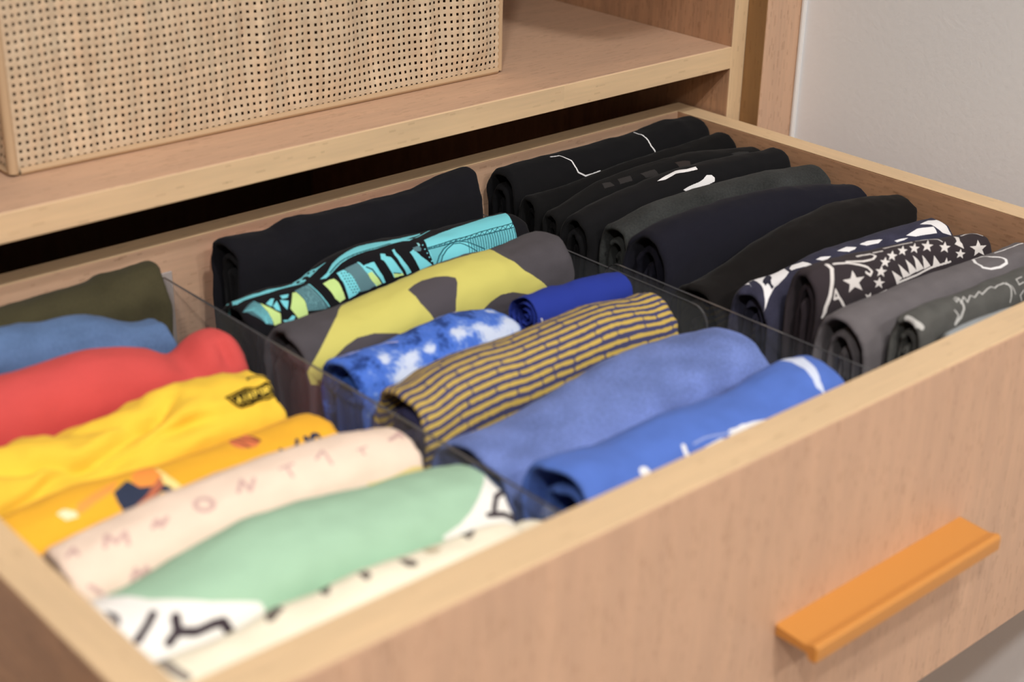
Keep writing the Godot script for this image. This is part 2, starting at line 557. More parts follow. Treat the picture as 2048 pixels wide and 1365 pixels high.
func build_basket():
	var x0 := 0.1280
	var x1 := 0.4870
	var y0 := 0.0545
	var z := -0.0205
	var zb := -0.33
	var b := thing("storage_basket", "tan open-weave storage basket standing on the shelf above the drawer", "basket", "", Vector3(0.31, 0.0527, -0.17))
	var nu := 85
	var nv := 44
	var dv := Vector3(0, 0.0047, 0)
	part("woven_panel", lattice(Vector3(x0, y0, z), Vector3((x1 - x0) / nu, 0, 0), dv, Vector3(0, 0, 1), nu, nv, 1), M.cane, b)
	part("woven_panel", lattice(Vector3(x0, y0, z), Vector3(0, 0, -0.0043), dv, Vector3(-1, 0, 0), 72, nv, 2), M.cane, b)
	part("woven_panel", lattice(Vector3(x1, y0, z), Vector3(0, 0, -0.0043), dv, Vector3(1, 0, 0), 72, nv, 3), M.cane, b)
	var y1 := y0 + nv * 0.0047
	part("woven_panel", lattice(Vector3(x0, y0, zb), Vector3((x1 - x0) / nu, 0, 0), dv, Vector3(0, 0, -1), nu, nv, 4), M.cane, b)
	# dark lining just behind the weave
	var st := SurfaceTool.new()
	st.begin(Mesh.PRIMITIVE_TRIANGLES)
	add_box(st, Vector3(x0 + 0.004, y0, z - 0.007), Vector3(x1 - 0.004, y1, z - 0.0055), 0.0004, 0)
	add_box(st, Vector3(x0 + 0.004, y0, zb + 0.0045), Vector3(x1 - 0.004, y1, zb + 0.006), 0.0004, 0)
	add_box(st, Vector3(x0 + 0.004, y0, zb + 0.006), Vector3(x0 + 0.0055, y1, z - 0.006), 0.0004, 2)
	add_box(st, Vector3(x1 - 0.0055, y0, zb + 0.006), Vector3(x1 - 0.004, y1, z - 0.006), 0.0004, 2)
	add_box(st, Vector3(x0 + 0.002, 0.0532, zb + 0.002), Vector3(x1 - 0.002, 0.0545, z - 0.002), 0.0004, 0)
	part("lining", st.commit(), M.liner, b)
	# sewn piping along the bottom and up the corners
	var r := 0.0022
	var y := 0.0527 + r
	var pts := []
	for c in [[x0, z], [x1, z], [x1, zb], [x0, zb], [x0, z]]: pts.append(Vector3(c[0], y, c[1]))
	var ring := []
	for k in 4:
		var from: Vector3 = pts[k]
		var to: Vector3 = pts[k + 1]
		var dir := (to - from).normalized()
		for q in 9: ring.append(from.lerp(to, lerpf(0.012, 0.988, q / 8.0)) + Vector3(0, 0.0004 * nz.get_noise_2d(q * 3.1, k * 7.0), 0))
	ring.append(ring[0])
	part("piping", tube(ring, r), M.piping, b)
	for c in [[x0, z], [x1, z], [x0, zb], [x1, zb]]:
		var up := []
		for q in 12: up.append(Vector3(c[0] + (0.0009 if c[0] == x0 else -0.0009) + 0.0006 * nz.get_noise_1d(q * 2.3), y0 + (y1 - y0) * q / 11.0, c[1] - (0.0009 if c[1] == z else -0.0009)))
		part("corner_piping", tube(up, 0.0030 if c[0] == x0 else 0.0019), M.piping, b)
	var top := []
	for q in 5: top.append(Vector3(pts[q].x, y1, pts[q].z))
	part("top_binding", tube(top, 0.0045), M.piping, b)

# ------------------------------------------------------------------ the filed t-shirts
const FLOOR_Y := -0.1325

func spine_y(sp: PackedVector2Array, x: float) -> float:
	var n := sp.size()
	if x <= sp[0].x: return sp[0].y
	if x >= sp[n - 1].x: return sp[n - 1].y
	var i := 0
	while sp[i + 1].x < x: i += 1
	var t := (x - sp[i].x) / (sp[i + 1].x - sp[i].x)
	return cubic_interpolate(sp[i].y, sp[i + 1].y, sp[maxi(i - 1, 0)].y, sp[mini(i + 2, n - 1)].y, t)

# one sheet of cloth folded over: an arch that runs along x, with turned-in hems at both ends
func fold_mesh(S: Dictionary, shrink: float, low: float, xa: float, xb: float, nx: int) -> ArrayMesh:
	var nb := 5
	var na := 30
	var hem := [[0.028, 0.0046], [0.006, 0.0042], [0.0012, 0.0036], [0.0, 0.0022], [0.0009, 0.0008], [0.003, 0.0]]
	var X := []
	for h in hem: X.append([xa + h[0], h[1]])
	for i in range(1, nx): X.append([lerpf(xa + 0.003, xb - 0.003, float(i) / nx), 0.0])
	if S.has("round_end") and shrink > 0.9: # the right end closes into a bulge
		X = X.filter(func(e): return e[0] < xb - S.round_end)
		for k in 9:
			var q := (k + 1) / 9.0
			X.append([xb - S.round_end * (1.0 - sin(q * PI / 2)), S.aR * (1.0 - cos(q * PI / 2)) * 0.98])
	else:
		for k in hem.size(): X.append([xb - hem[-1 - k][0], hem[-1 - k][1]])
	var P := []
	var U := []
	var sd: float = S.sd
	var am: float = (S.aL + S.aR) / 2.0
	for e in X:
		var x: float = e[0]
		var k := clampf((x - S.x0) / (S.x1 - S.x0), 0, 1)
		var zc: float = lerpf(S.zL, S.zR, k) + S.get("bow", 0.0) * sin(PI * k)
		var a: float = maxf(lerpf(S.aL, S.aR, k) * shrink - e[1], 0.0008)
		var b: float = maxf(S.b * lerpf(1.0, shrink, 0.6) - e[1], 0.001)
		var top: float = spine_y(S.sp, x) - low - e[1]
		var row := []
		var ur := []
		for j in nb * 2 + na + 1:
			var zeta := 0.0
			var drop := 0.0
			var s := 0.0
			var nrm := Vector2.ZERO # (z, y)
			var full: float = top - FLOOR_Y
			if j < nb:
				var q := float(nb - j) / nb
				zeta = -1.0
				drop = lerpf(b, full, q * q)
				s = -(am + b) * 0.79 * 1.0 - (drop - b)
				nrm = Vector2(-1, 0)
			elif j > nb + na:
				var q := float(j - nb - na) / nb
				zeta = 1.0
				drop = lerpf(b, full, q * q)
				s = (am + b) * 0.79 + (drop - b)
				nrm = Vector2(1, 0)
			else:
				var th := lerpf(-PI / 2, PI / 2, float(j - nb) / na)
				zeta = signf(th) * pow(absf(sin(th)), 0.88)
				drop = b * (1.0 - pow(cos(th), 0.88)) if cos(th) > 1e-4 else b
				s = th / (PI / 2) * (am + b) * 0.79
				nrm = Vector2(sin(th) / a, cos(th) / b).normalized()
			var w: float = S.wr * (nz.get_noise_2d(x * 17.0 + sd, s * 24.0) + 0.55 * nz.get_noise_2d(x * 38.0 + s * 30.0, s * 70.0 + sd) + 0.35 * nz.get_noise_2d(x * 7.0 - sd, s * 130.0))
			if drop > b: w = -absf(w)
			if S.has("dents"):
				for d in S.dents: # (x, s, depth, length along x, width, slant)
					var dx: float = x - d[0]
					var ds: float = s - d[1] - dx * d[5]
					w -= d[2] * exp(-(dx * dx) / (d[3] * d[3]) - ds * ds / (d[4] * d[4]))
			w -= 0.0006
			var wob: float = 0.006 * nz.get_noise_2d(s * 16.0, sd + 31.0)
			var near := pow(clampf(1.0 - (x - xa) / 0.03, 0, 1), 1.5) - pow(clampf(1.0 - (xb - x) / 0.03, 0, 1), 1.5)
			row.append(Vector3(x + absf(wob) * near, top - drop + nrm.y * w, zc + a * zeta + nrm.x * w))
			ur.append(Vector2((x - S.x0) / (S.x1 - S.x0), 0.5 + s / 0.12))
		P.append(row)
		U.append(ur)
	return grid_mesh(P, U, func(_p): return Vector3.UP)

func tshirt(S: Dictionary, label: String, m: Material, inner: Material = null) -> Node3D:
	var sp := PackedVector2Array()
	for i in range(0, S.pts.size(), 2): sp.append(Vector2(S.pts[i], S.pts[i + 1]) * 0.0001)
	S.sp = sp
	var mid: float = (S.x0 + S.x1) / 2.0
	var t := thing("folded_tshirt", label, "t-shirt", "t-shirts filed upright in the drawer", Vector3(mid, FLOOR_Y, (S.zL + S.zR) / 2.0))
	if inner == null: inner = m
	part("body", fold_mesh(S, 1.0, 0.0, S.x0, S.x1, int((S.x1 - S.x0) / 0.0022)), m, t)
	var am: float = (S.aL + S.aR) / 2.0
	var rng := RandomNumberGenerator.new()
	rng.seed = int(S.sd * 10) + 5
	if S.get("folds", true):
		part("inner_fold", fold_mesh(S, 0.60, 0.006 + am * 0.25, S.x0 + rng.randf_range(-0.001, 0.005), S.x0 + 0.07, 24), inner, t)
		part("inner_fold", fold_mesh(S, 0.24, 0.009 + am * 0.65, S.x0 + rng.randf_range(0.0, 0.007), S.x0 + 0.07, 24), inner, t)
	return t

# a sheet rolled into a spiral along x
func roll_mesh(a: Vector3, b: Vector3, r: float, turns: float, thick: float, sd: float) -> ArrayMesh:
	var ax := (b - a).normalized()
	var s := ax.cross(Vector3.UP).normalized()
	var n := s.cross(ax)
	var P := []
	var U := []
	var nc := 34
	var ns := int(turns * 30)
	for i in nc + 1:
		var k := float(i) / nc
		var row := []
		var ur := []
		for side in 2:
			for q in ns + 1:
				var jj: int = q if side == 0 else ns - q
				var t := float(jj) / ns
				var ang := TAU * turns * t + 0.6
				var rr := r * (0.10 + 0.90 * t) - (thick if side else 0.0)
				rr *= 1.0 + 0.10 * nz.get_noise_2d(k * 3.0 + sd, ang * 0.6) * t - 0.10 * pow(absf(k - 0.5) * 2.0, 4)
				var e := 0.0
				if i == 0: e = 0.0025 * nz.get_noise_2d(ang * 0.4, sd) - 0.002 * t
				row.append(a.lerp(b, k) + ax * e + (s * cos(ang) + n * sin(ang)) * rr)
				ur.append(Vector2(k, t))
		row.append(row[0])
		ur.append(ur[0])
		P.append(row); U.append(ur)
	return grid_mesh(P, U, func(p): return p - a.lerp(b, 0.5))

# ------------------------------------------------------------------ cloth and prints
func cloth(c: Color, sheen := 0.15) -> StandardMaterial3D:
	var m := mat(c, 0.95, sheen)
	m.metallic_specular = 0.15
	return m

# a cloth picture of w x h with soft heathering; strength 0 leaves it plain
func cloth_image(c: Color, w: int, h: int, strength: float, sd: int, stretch := 1.0) -> Image:
	var im := Image.create(w / 2, h / 2, false, Image.FORMAT_RGB8)
	if strength <= 0.0: im.fill(c)
	else:
		var n := FastNoiseLite.new()
		n.seed = sd
		n.frequency = 1.0
		n.fractal_octaves = 2
		for y in h / 2:
			for x in w / 2:
				var v := 1.0 + strength * (n.get_noise_2d(x * 0.45 / stretch, y * 0.6) + 0.8 * n.get_noise_2d(x * 0.02 + 99.0, y * 0.03))
				im.set_pixel(x, y, Color(c.r * v, c.g * v, c.b * v))
	im.resize(w, h, Image.INTERPOLATE_BILINEAR)
	return im

func image_mat(im: Image, sheen := 0.1) -> StandardMaterial3D:
	var m := cloth(Color.WHITE, sheen)
	m.albedo_texture = ImageTexture.create_from_image(im)
	m.texture_repeat = false
	return m

# fills an outline given in thousandths of the picture's width and height
func fill(im: Image, c: Color, q: Array):
	var W := im.get_width()
	var H := im.get_height()
	var p := PackedVector2Array()
	for i in range(0, q.size(), 2): p.append(Vector2(q[i] * 0.001 * W, q[i + 1] * 0.001 * H))
	fill_px(im, c, p)

func fill_px(im: Image, c: Color, p: PackedVector2Array):
	var H := im.get_height()
	var lo := INF
	var hi := -INF
	for v in p:
		lo = minf(lo, v.y)
		hi = maxf(hi, v.y)
	for y in range(maxi(0, int(floor(lo))), mini(H, int(ceil(hi)) + 1)):
		var xs := []
		var yy := y + 0.5
		for i in p.size():
			var a := p[i]
			var b := p[(i + 1) % p.size()]
			if (a.y <= yy) != (b.y <= yy): xs.append(a.x + (yy - a.y) / (b.y - a.y) * (b.x - a.x))
		xs.sort()
		for i in range(0, xs.size() - 1, 2):
			var x0 := int(round(xs[i]))
			var x1 := int(round(xs[i + 1]))
			if x1 > x0: im.fill_rect(Rect2i(x0, y, x1 - x0, 1), c)

# a line of a width (millimetres on the cloth), scale is (px per thousandth) handled through the picture's own size
func line(im: Image, c: Color, width: float, q: Array, mm := 0.21):
	var W := im.get_width()
	var H := im.get_height()
	var r := width * 0.5 * W / (mm * 1000.0)
	var ry := width * 0.5 * H / 120.0
	var p := []
	for i in range(0, q.size(), 2): p.append(Vector2(q[i] * 0.001 * W, q[i + 1] * 0.001 * H))
	for i in p.size() - 1:
		var d: Vector2 = p[i + 1] - p[i]
		if d.length() < 0.01: continue
		var k := Vector2(d.x / r, d.y / ry).normalized()
		var nn := Vector2(-k.y * r, k.x * ry)
		fill_px(im, c, PackedVector2Array([p[i] + nn, p[i + 1] + nn, p[i + 1] - nn, p[i] - nn]))
	for v in p:
		var o := PackedVector2Array()
		for k in 12: o.append(v + Vector2(cos(TAU * k / 12) * r, sin(TAU * k / 12) * ry))
		fill_px(im, c, o)

# blue and white tie-dye: cloudy blue with pale blooms
func tie_dye(im: Image):
	var n := FastNoiseLite.new()
	n.seed = 5
	n.frequency = 1.0
	n.fractal_octaves = 4
	var W := im.get_width() / 2
	var H := im.get_height() / 2
	var s := Image.create(W, H, false, Image.FORMAT_RGB8)
	var blooms := [Vector3(0.32, 0.60, 0.06), Vector3(0.20, 0.56, 0.035), Vector3(0.28, 0.72, 0.09), Vector3(0.93, 0.47, 0.035), Vector3(0.80, 0.66, 0.10), Vector3(0.62, 0.58, 0.04), Vector3(0.55, 0.75, 0.06), Vector3(0.95, 0.60, 0.06), Vector3(0.45, 0.60, 0.03)]
	for y in H:
		for x in W:
			var u := float(x) / W
			var v := float(y) / H
			var k := 0.30 + 0.55 * n.get_noise_2d(u * 7.0, v * 6.0) + (v - 0.55) * 0.55
			for b in blooms:
				var d: float = Vector2(u - b.x, (v - b.y) * 0.9).length() / b.z
				k += 0.75 * exp(-d * d)
			k += 0.22 * n.get_noise_2d(u * 40.0 + 30.0, v * 34.0)
			var c := Color8(40, 66, 132).lerp(Color8(78, 118, 214), smoothstep(0.0, 0.36, k)).lerp(Color8(206, 218, 244), smoothstep(0.45, 1.05, k))
			s.set_pixel(x, y, c)
	s.resize(im.get_width(), im.get_height(), Image.INTERPOLATE_BILINEAR)
	im.copy_from(s)

# rows of broken mustard dashes that waver a little
func dash_rows(im: Image):
	var rng := RandomNumberGenerator.new()
	rng.seed = 21
	var W := im.get_width()
	var H := im.get_height()
	var pitch := H * 0.0405
	var r := 0
	while r * pitch < H:
		var y0 := r * pitch
		var x := rng.randf_range(-60, 0)
		var gold := Color8(200, 172, 88)
		while x < W:
			var l := rng.randf_range(40, 230)
			var p := PackedVector2Array()
			var q := PackedVector2Array()
			var n := maxi(2, int(l / 10.0))
			for i in n + 1:
				var xx := x + l * i / n
				var wav := 4.0 * nz.get_noise_2d(xx * 0.004, r * 0.12)
				var half := pitch * 0.245 * (0.75 if i == 0 or i == n else 1.0) * rng.randf_range(0.85, 1.12)
				p.append(Vector2(xx, y0 + wav - half))
				q.append(Vector2(xx, y0 + wav + half))
			q.reverse()
			p.append_array(q)
			fill_px(im, gold, p)
			x += l + rng.randf_range(2.5, 6)
		r += 1

func build_shirts():
	var im: Image
	var t: Node3D
	# dark olive green t-shirt at the back of the colourful left column
	im = cloth_image(Color8(72, 68, 50), 512, 256, 0.08, 3)
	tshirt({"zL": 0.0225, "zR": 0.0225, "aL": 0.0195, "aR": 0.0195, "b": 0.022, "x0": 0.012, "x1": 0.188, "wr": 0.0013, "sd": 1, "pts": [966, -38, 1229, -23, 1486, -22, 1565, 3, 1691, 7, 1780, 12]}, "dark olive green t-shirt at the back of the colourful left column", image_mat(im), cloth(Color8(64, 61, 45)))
	# heathered denim-blue t-shirt between the olive and the coral red ones
	im = cloth_image(Color8(92, 118, 160), 512, 256, 0.12, 4)
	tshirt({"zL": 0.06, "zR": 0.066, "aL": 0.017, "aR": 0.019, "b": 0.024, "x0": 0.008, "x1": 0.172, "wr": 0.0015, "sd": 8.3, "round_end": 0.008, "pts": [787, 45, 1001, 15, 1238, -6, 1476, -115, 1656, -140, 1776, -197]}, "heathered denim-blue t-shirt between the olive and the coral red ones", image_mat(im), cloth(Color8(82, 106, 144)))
	# coral red t-shirt with a pinched bulging end beside the acrylic divider
	im = cloth_image(Color8(206, 84, 82), 512, 256, 0.03, 5)
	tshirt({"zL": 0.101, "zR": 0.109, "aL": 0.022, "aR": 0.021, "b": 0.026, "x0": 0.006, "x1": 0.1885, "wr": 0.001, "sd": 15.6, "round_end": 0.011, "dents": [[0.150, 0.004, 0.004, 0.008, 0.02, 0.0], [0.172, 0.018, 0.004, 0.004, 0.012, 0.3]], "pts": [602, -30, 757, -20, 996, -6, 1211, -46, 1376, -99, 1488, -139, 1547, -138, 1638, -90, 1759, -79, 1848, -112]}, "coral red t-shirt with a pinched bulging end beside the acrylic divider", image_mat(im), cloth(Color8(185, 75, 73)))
	# crumpled lemon-yellow t-shirt with small black boxed lettering
	im = cloth_image(Color8(245, 204, 72), 1024, 512, 0.02, 6)
	line(im, Color8(34, 28, 14), 1.50, [812, 627, 849, 612, 895, 590, 914, 585, 939, 583, 959, 573, 981, 564, 998, 572, 993, 638, 993, 679, 994, 641, 938, 659, 883, 693, 847, 692, 835, 680, 822, 660, 812, 627], 0.172)
	fill(im, Color8(34, 28, 14), [821, 635, 891, 602, 912, 595, 935, 595, 957, 582, 978, 573, 997, 578, 992, 637, 994, 667, 994, 628, 944, 645, 886, 684, 852, 684, 839, 674, 829, 656])
	line(im, Color8(238, 206, 84), 1.00, [841, 670, 852, 637, 857, 668], 0.172)
	line(im, Color8(238, 206, 84), 1.00, [845, 658, 855, 656], 0.172)
	line(im, Color8(238, 206, 84), 1.00, [876, 632, 872, 666], 0.172)
	line(im, Color8(238, 206, 84), 1.00, [887, 663, 893, 626, 908, 620, 903, 638, 889, 646, 902, 658], 0.172)
	line(im, Color8(238, 206, 84), 1.00, [912, 652, 921, 607, 933, 602, 932, 617, 917, 630], 0.172)
	line(im, Color8(238, 206, 84), 1.00, [954, 586, 945, 600, 944, 616, 952, 621, 961, 606, 961, 592, 954, 586], 0.172)
	line(im, Color8(238, 206, 84), 1.00, [968, 614, 968, 583, 981, 585, 981, 594, 969, 597, 982, 614], 0.172)
	line(im, Color8(238, 206, 84), 1.00, [992, 577, 999, 599], 0.172)
	line(im, Color8(238, 206, 84), 1.00, [998, 579, 999, 616], 0.172)
	line(im, Color8(150, 125, 40), 0.90, [994, 698, 995, 721], 0.172)
	line(im, Color8(150, 125, 40), 0.90, [998, 726, 995, 711], 0.172)
	line(im, Color8(150, 125, 40), 0.80, [995, 712, 995, 712], 0.172)
	line(im, Color8(34, 28, 14), 1.40, [926, 530, 950, 495, 971, 497, 993, 550], 0.172)
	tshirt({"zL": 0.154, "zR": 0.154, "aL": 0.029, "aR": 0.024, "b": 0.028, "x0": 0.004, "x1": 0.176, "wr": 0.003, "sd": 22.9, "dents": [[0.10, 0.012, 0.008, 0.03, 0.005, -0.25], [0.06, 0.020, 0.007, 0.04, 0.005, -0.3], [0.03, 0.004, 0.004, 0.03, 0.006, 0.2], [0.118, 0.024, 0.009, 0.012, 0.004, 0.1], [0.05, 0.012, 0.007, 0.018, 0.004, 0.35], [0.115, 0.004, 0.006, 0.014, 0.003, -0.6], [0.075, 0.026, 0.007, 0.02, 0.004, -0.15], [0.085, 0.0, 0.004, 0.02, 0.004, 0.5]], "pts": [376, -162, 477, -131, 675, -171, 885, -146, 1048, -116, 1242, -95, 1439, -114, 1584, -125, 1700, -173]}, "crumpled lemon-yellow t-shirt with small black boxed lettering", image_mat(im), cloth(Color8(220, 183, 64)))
	# golden-yellow t-shirt printed with a basketball and navy figure
	im = cloth_image(Color8(244, 184, 58), 1024, 512, 0.02, 7)
	fill(im, Color8(228, 128, 84), [764, 506, 756, 515, 747, 519, 736, 519, 724, 515, 712, 509, 703, 499, 696, 487, 694, 472, 698, 447, 708, 417, 712, 409, 722, 400, 728, 413, 743, 412, 766, 396, 765, 437, 768, 464, 769, 481, 768, 495])
	line(im, Color8(150, 80, 60), 1.40, [718, 394, 720, 465, 728, 509], 0.176)
	line(im, Color8(150, 80, 60), 1.40, [735, 412, 743, 473, 766, 500], 0.176)
	line(im, Color8(150, 80, 60), 1.40, [762, 444, 767, 483, 770, 498], 0.176)
	line(im, Color8(48, 56, 82), 2.60, [886, 570, 878, 609, 901, 588, 917, 572], 0.176)
	line(im, Color8(48, 56, 82), 3.00, [910, 575, 922, 582], 0.176)
	line(im, Color8(48, 56, 82), 1.40, [923, 585, 923, 610, 925, 635], 0.176)
	line(im, Color8(48, 56, 82), 1.80, [859, 565, 834, 611], 0.176)
	line(im, Color8(48, 56, 82), 2.60, [823, 603, 843, 607], 0.176)
	line(im, Color8(48, 56, 82), 2.00, [795, 584, 797, 608], 0.176)
	line(im, Color8(48, 56, 82), 2.40, [746, 602, 756, 604], 0.176)
	fill(im, Color8(255, 165, 82), [200, 561, 254, 526, 305, 507, 342, 493, 303, 546, 250, 574, 201, 606, 193, 592])
	fill(im, Color8(250, 228, 150), [461, 466, 468, 501, 469, 541, 484, 615, 463, 618, 441, 579, 447, 524])
	fill(im, Color8(54, 62, 84), [305, 551, 334, 526, 362, 504, 373, 536, 407, 560, 435, 571, 450, 589, 458, 628, 421, 603, 393, 631, 347, 652, 312, 671, 302, 649, 300, 603])
	fill(im, Color8(255, 160, 76), [383, 485, 429, 430, 458, 459, 456, 522, 408, 568, 378, 555, 371, 525])
	fill(im, Color8(190, 112, 84), [448, 525, 437, 577, 387, 633, 347, 652, 312, 670, 339, 638, 379, 606, 410, 569])
	fill(im, Color8(240, 234, 196), [146, 562, 167, 554, 192, 588, 191, 613, 159, 609])
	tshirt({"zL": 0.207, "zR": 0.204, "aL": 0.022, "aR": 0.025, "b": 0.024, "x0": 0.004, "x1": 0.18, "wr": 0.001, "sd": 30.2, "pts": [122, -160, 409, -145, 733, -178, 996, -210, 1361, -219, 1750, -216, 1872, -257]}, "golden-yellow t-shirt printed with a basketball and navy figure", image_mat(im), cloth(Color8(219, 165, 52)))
	# cream-pink t-shirt with rows of faded rose letters
	im = cloth_image(Color8(240, 218, 200), 1024, 512, 0.02, 8)
	line(im, Color8(204, 170, 164), 2.00, [109, 562, 127, 518, 136, 566, 167, 542, 159, 593], 0.180)
	line(im, Color8(204, 170, 164), 2.40, [231, 571, 248, 548, 249, 583, 270, 557], 0.180)
	line(im, Color8(204, 170, 164), 1.80, [457, 584, 484, 534, 485, 600, 513, 553], 0.180)
	line(im, Color8(204, 170, 164), 1.50, [587, 555, 627, 551], 0.180)
	line(im, Color8(204, 170, 164), 1.50, [606, 554, 604, 610], 0.180)
	line(im, Color8(204, 170, 164), 1.50, [691, 566, 724, 532, 721, 611], 0.180)
	line(im, Color8(204, 170, 164), 1.30, [814, 580, 843, 574], 0.180)
	line(im, Color8(204, 170, 164), 1.30, [826, 577, 821, 613], 0.180)
	line(im, Color8(204, 170, 164), 2.20, [925, 561, 980, 515, 973, 551], 0.180)
	line(im, Color8(204, 170, 164), 2.20, [132, 724, 147, 700, 155, 733, 172, 710, 179, 744], 0.180)
	line(im, Color8(204, 170, 164), 2.00, [366, 752, 397, 740], 0.180)
	line(im, Color8(204, 170, 164), 2.00, [489, 745, 518, 735], 0.180)
	line(im, Color8(204, 170, 164), 1.80, [608, 727, 636, 732], 0.180)
	line(im, Color8(204, 170, 164), 1.80, [25, 524, 49, 500, 48, 535], 0.180)
	line(im, Color8(204, 170, 164), 2.00, [34, 673, 52, 716], 0.180)
	line(im, Color8(204, 170, 164), 2.20, [385, 591, 379, 601, 371, 605, 362, 603, 353, 595, 348, 583, 346, 568, 348, 555, 354, 545, 363, 540, 373, 541, 381, 548, 387, 560, 387, 576, 385, 591], 0.180)
	fill(im, Color8(226, 206, 140), [799, 737, 834, 738, 871, 737, 910, 724, 953, 709, 995, 710, 995, 772, 949, 771, 905, 782, 860, 780, 819, 777])
	fill(im, Color8(236, 218, 160), [240, 755, 268, 747, 298, 740, 326, 766, 300, 772, 273, 776])
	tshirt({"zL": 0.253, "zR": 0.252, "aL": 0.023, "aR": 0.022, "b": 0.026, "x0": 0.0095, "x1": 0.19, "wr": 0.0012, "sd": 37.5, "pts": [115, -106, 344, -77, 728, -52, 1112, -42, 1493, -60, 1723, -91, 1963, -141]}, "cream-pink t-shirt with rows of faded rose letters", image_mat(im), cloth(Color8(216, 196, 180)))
	# mint green and white t-shirt with dark script at both ends
	im = cloth_image(Color8(163, 199, 173), 1024, 512, 0.02, 9)
	fill(im, Color8(240, 238, 234), [3, 484, 45, 482, 82, 496, 98, 515, 115, 538, 132, 562, 150, 589, 168, 616, 186, 641, 207, 666, 230, 691, 253, 716, 277, 741, 302, 765, 306, 816, 281, 811, 257, 806, 234, 800, 206, 803, 178, 806, 160, 823, 142, 840, 124, 855, 107, 871, 90, 892, 64, 868, 36, 853, 8, 837, 119, -99, 104, -49, 89, 0, 75, 48, 63, 95, 51, 139, 51, 191])
	fill(im, Color8(240, 238, 234), [992, 513, 992, 569, 995, 621, 995, 645, 995, 694, 995, 742, 995, 742, 995, 791, 995, 791, 992, 807, 952, 807, 917, 807, 882, 806, 848, 802, 817, 796, 785, 790, 771, 754, 829, 727, 872, 690, 913, 638, 968, 564, 995, 522])
	fill(im, Color8(240, 238, 234), [0, 380, 56, 415, 110, 525, 203, 658, 299, 755, 299, 1000, 0, 1000])
	fill(im, Color8(66, 58, 64), [17, 495, 29, 512, 34, 531, 25, 571, 16, 577, 17, 532])
	line(im, Color8(66, 58, 64), 3.60, [40, 656, 67, 624, 95, 586], 0.194)
	line(im, Color8(66, 58, 64), 4.20, [130, 640, 121, 690, 96, 711], 0.194)
	line(im, Color8(66, 58, 64), 4.00, [121, 692, 156, 726, 193, 733, 213, 745, 224, 818], 0.194)
	line(im, Color8(66, 58, 64), 2.80, [939, 704, 963, 645, 994, 628, 995, 645, 995, 645, 995, 718, 995, 766], 0.194)
	line(im, Color8(66, 58, 64), 3.00, [918, 716, 961, 723, 992, 755], 0.194)
	tshirt({"zL": 0.304, "zR": 0.304, "aL": 0.027, "aR": 0.029, "b": 0.028, "x0": 0.002, "x1": 0.196, "wr": 0.001, "sd": 44.8, "pts": [151, -81, 341, -57, 575, -12, 866, 16, 1332, -51, 1699, -98, 1999, -154]}, "mint green and white t-shirt with dark script at both ends", image_mat(im), cloth(Color8(146, 179, 155)))
	# cream t-shirt with dark lettering along its top, against the drawer front
	im = cloth_image(Color8(246, 238, 216), 1024, 512, 0.02, 10)
	fill(im, Color8(112, 104, 98), [262, 443, 291, 404, 307, 411, 300, 472, 265, 497, 252, 489])
	fill(im, Color8(112, 104, 98), [401, 408, 417, 395, 434, 416, 404, 484, 390, 482])
	fill(im, Color8(112, 104, 98), [493, 436, 509, 448, 506, 492, 488, 509, 482, 497])
	fill(im, Color8(112, 104, 98), [588, 443, 601, 478, 618, 501, 606, 532, 583, 521])
	fill(im, Color8(112, 104, 98), [775, 407, 794, 429, 817, 430, 790, 480, 765, 495])
	fill(im, Color8(190, 176, 146), [661, 431, 697, 484, 676, 500, 656, 486])
	line(im, Color8(140, 132, 124), 4.50, [24, 435, 31, 504, 40, 550], 0.192)
	tshirt({"zL": 0.3505, "zR": 0.3505, "aL": 0.0185, "aR": 0.0165, "b": 0.02, "x0": 0.002, "x1": 0.194, "wr": 0.001, "sd": 52.1, "pts": [115, -83, 304, -93, 480, -93, 571, -76, 827, -83, 1023, -71, 1277, -92, 1463, -107, 1562, -116, 1651, -127, 1742, -145, 1824, -185]}, "cream t-shirt with dark lettering along its top, against the drawer front", image_mat(im), cloth(Color8(221, 214, 194)))
	# orange-red t-shirt squeezed behind the plain black one at the drawer back
	im = cloth_image(Color8(190, 60, 30), 512, 256, 0.02, 11)
	tshirt({"zL": 0.0065, "zR": 0.0065, "aL": 0.0045, "aR": 0.0045, "b": 0.007, "x0": 0.2348, "x1": 0.415, "wr": 0.0006, "sd": 59.4, "pts": [2374, -52, 2784, -69]}, "orange-red t-shirt squeezed behind the plain black one at the drawer back", image_mat(im), cloth(Color8(171, 54, 27)))
	# plain black t-shirt above the teal city print, edge of orange-red behind it
	im = cloth_image(Color8(27, 27, 32), 512, 256, 0.05, 12)
	tshirt({"zL": 0.03, "zR": 0.025, "aL": 0.0165, "aR": 0.0155, "b": 0.022, "x0": 0.2265, "x1": 0.424, "wr": 0.0013, "sd": 66.7, "pts": [2265, 68, 2438, 63, 2632, 34, 2694, 51, 2761, 73, 3022, 63, 3253, 55, 3654, 47, 3862, 68, 4097, 96]}, "plain black t-shirt above the teal city print, edge of orange-red behind it", image_mat(im), cloth(Color8(34, 34, 36)))
	# black t-shirt with a teal and lime city and bridge print
	im = cloth_image(Color8(26, 26, 30), 1024, 512, 0.02, 13)
	fill(im, Color8(122, 212, 226), [265, 533, 289, 528, 320, 503, 360, 492, 398, 482, 452, 473, 507, 502, 560, 499, 652, 455, 642, 477, 564, 526, 506, 539, 450, 552, 419, 544, 372, 537, 337, 539, 308, 547, 280, 552])
	line(im, Color8(20, 60, 70), 0.90, [297, 540, 325, 529, 353, 526, 391, 531, 453, 543, 509, 532], 0.218)
	fill(im, Color8(122, 212, 226), [575, 535, 689, 444, 699, 443, 610, 513, 555, 526, 505, 534, 512, 518])
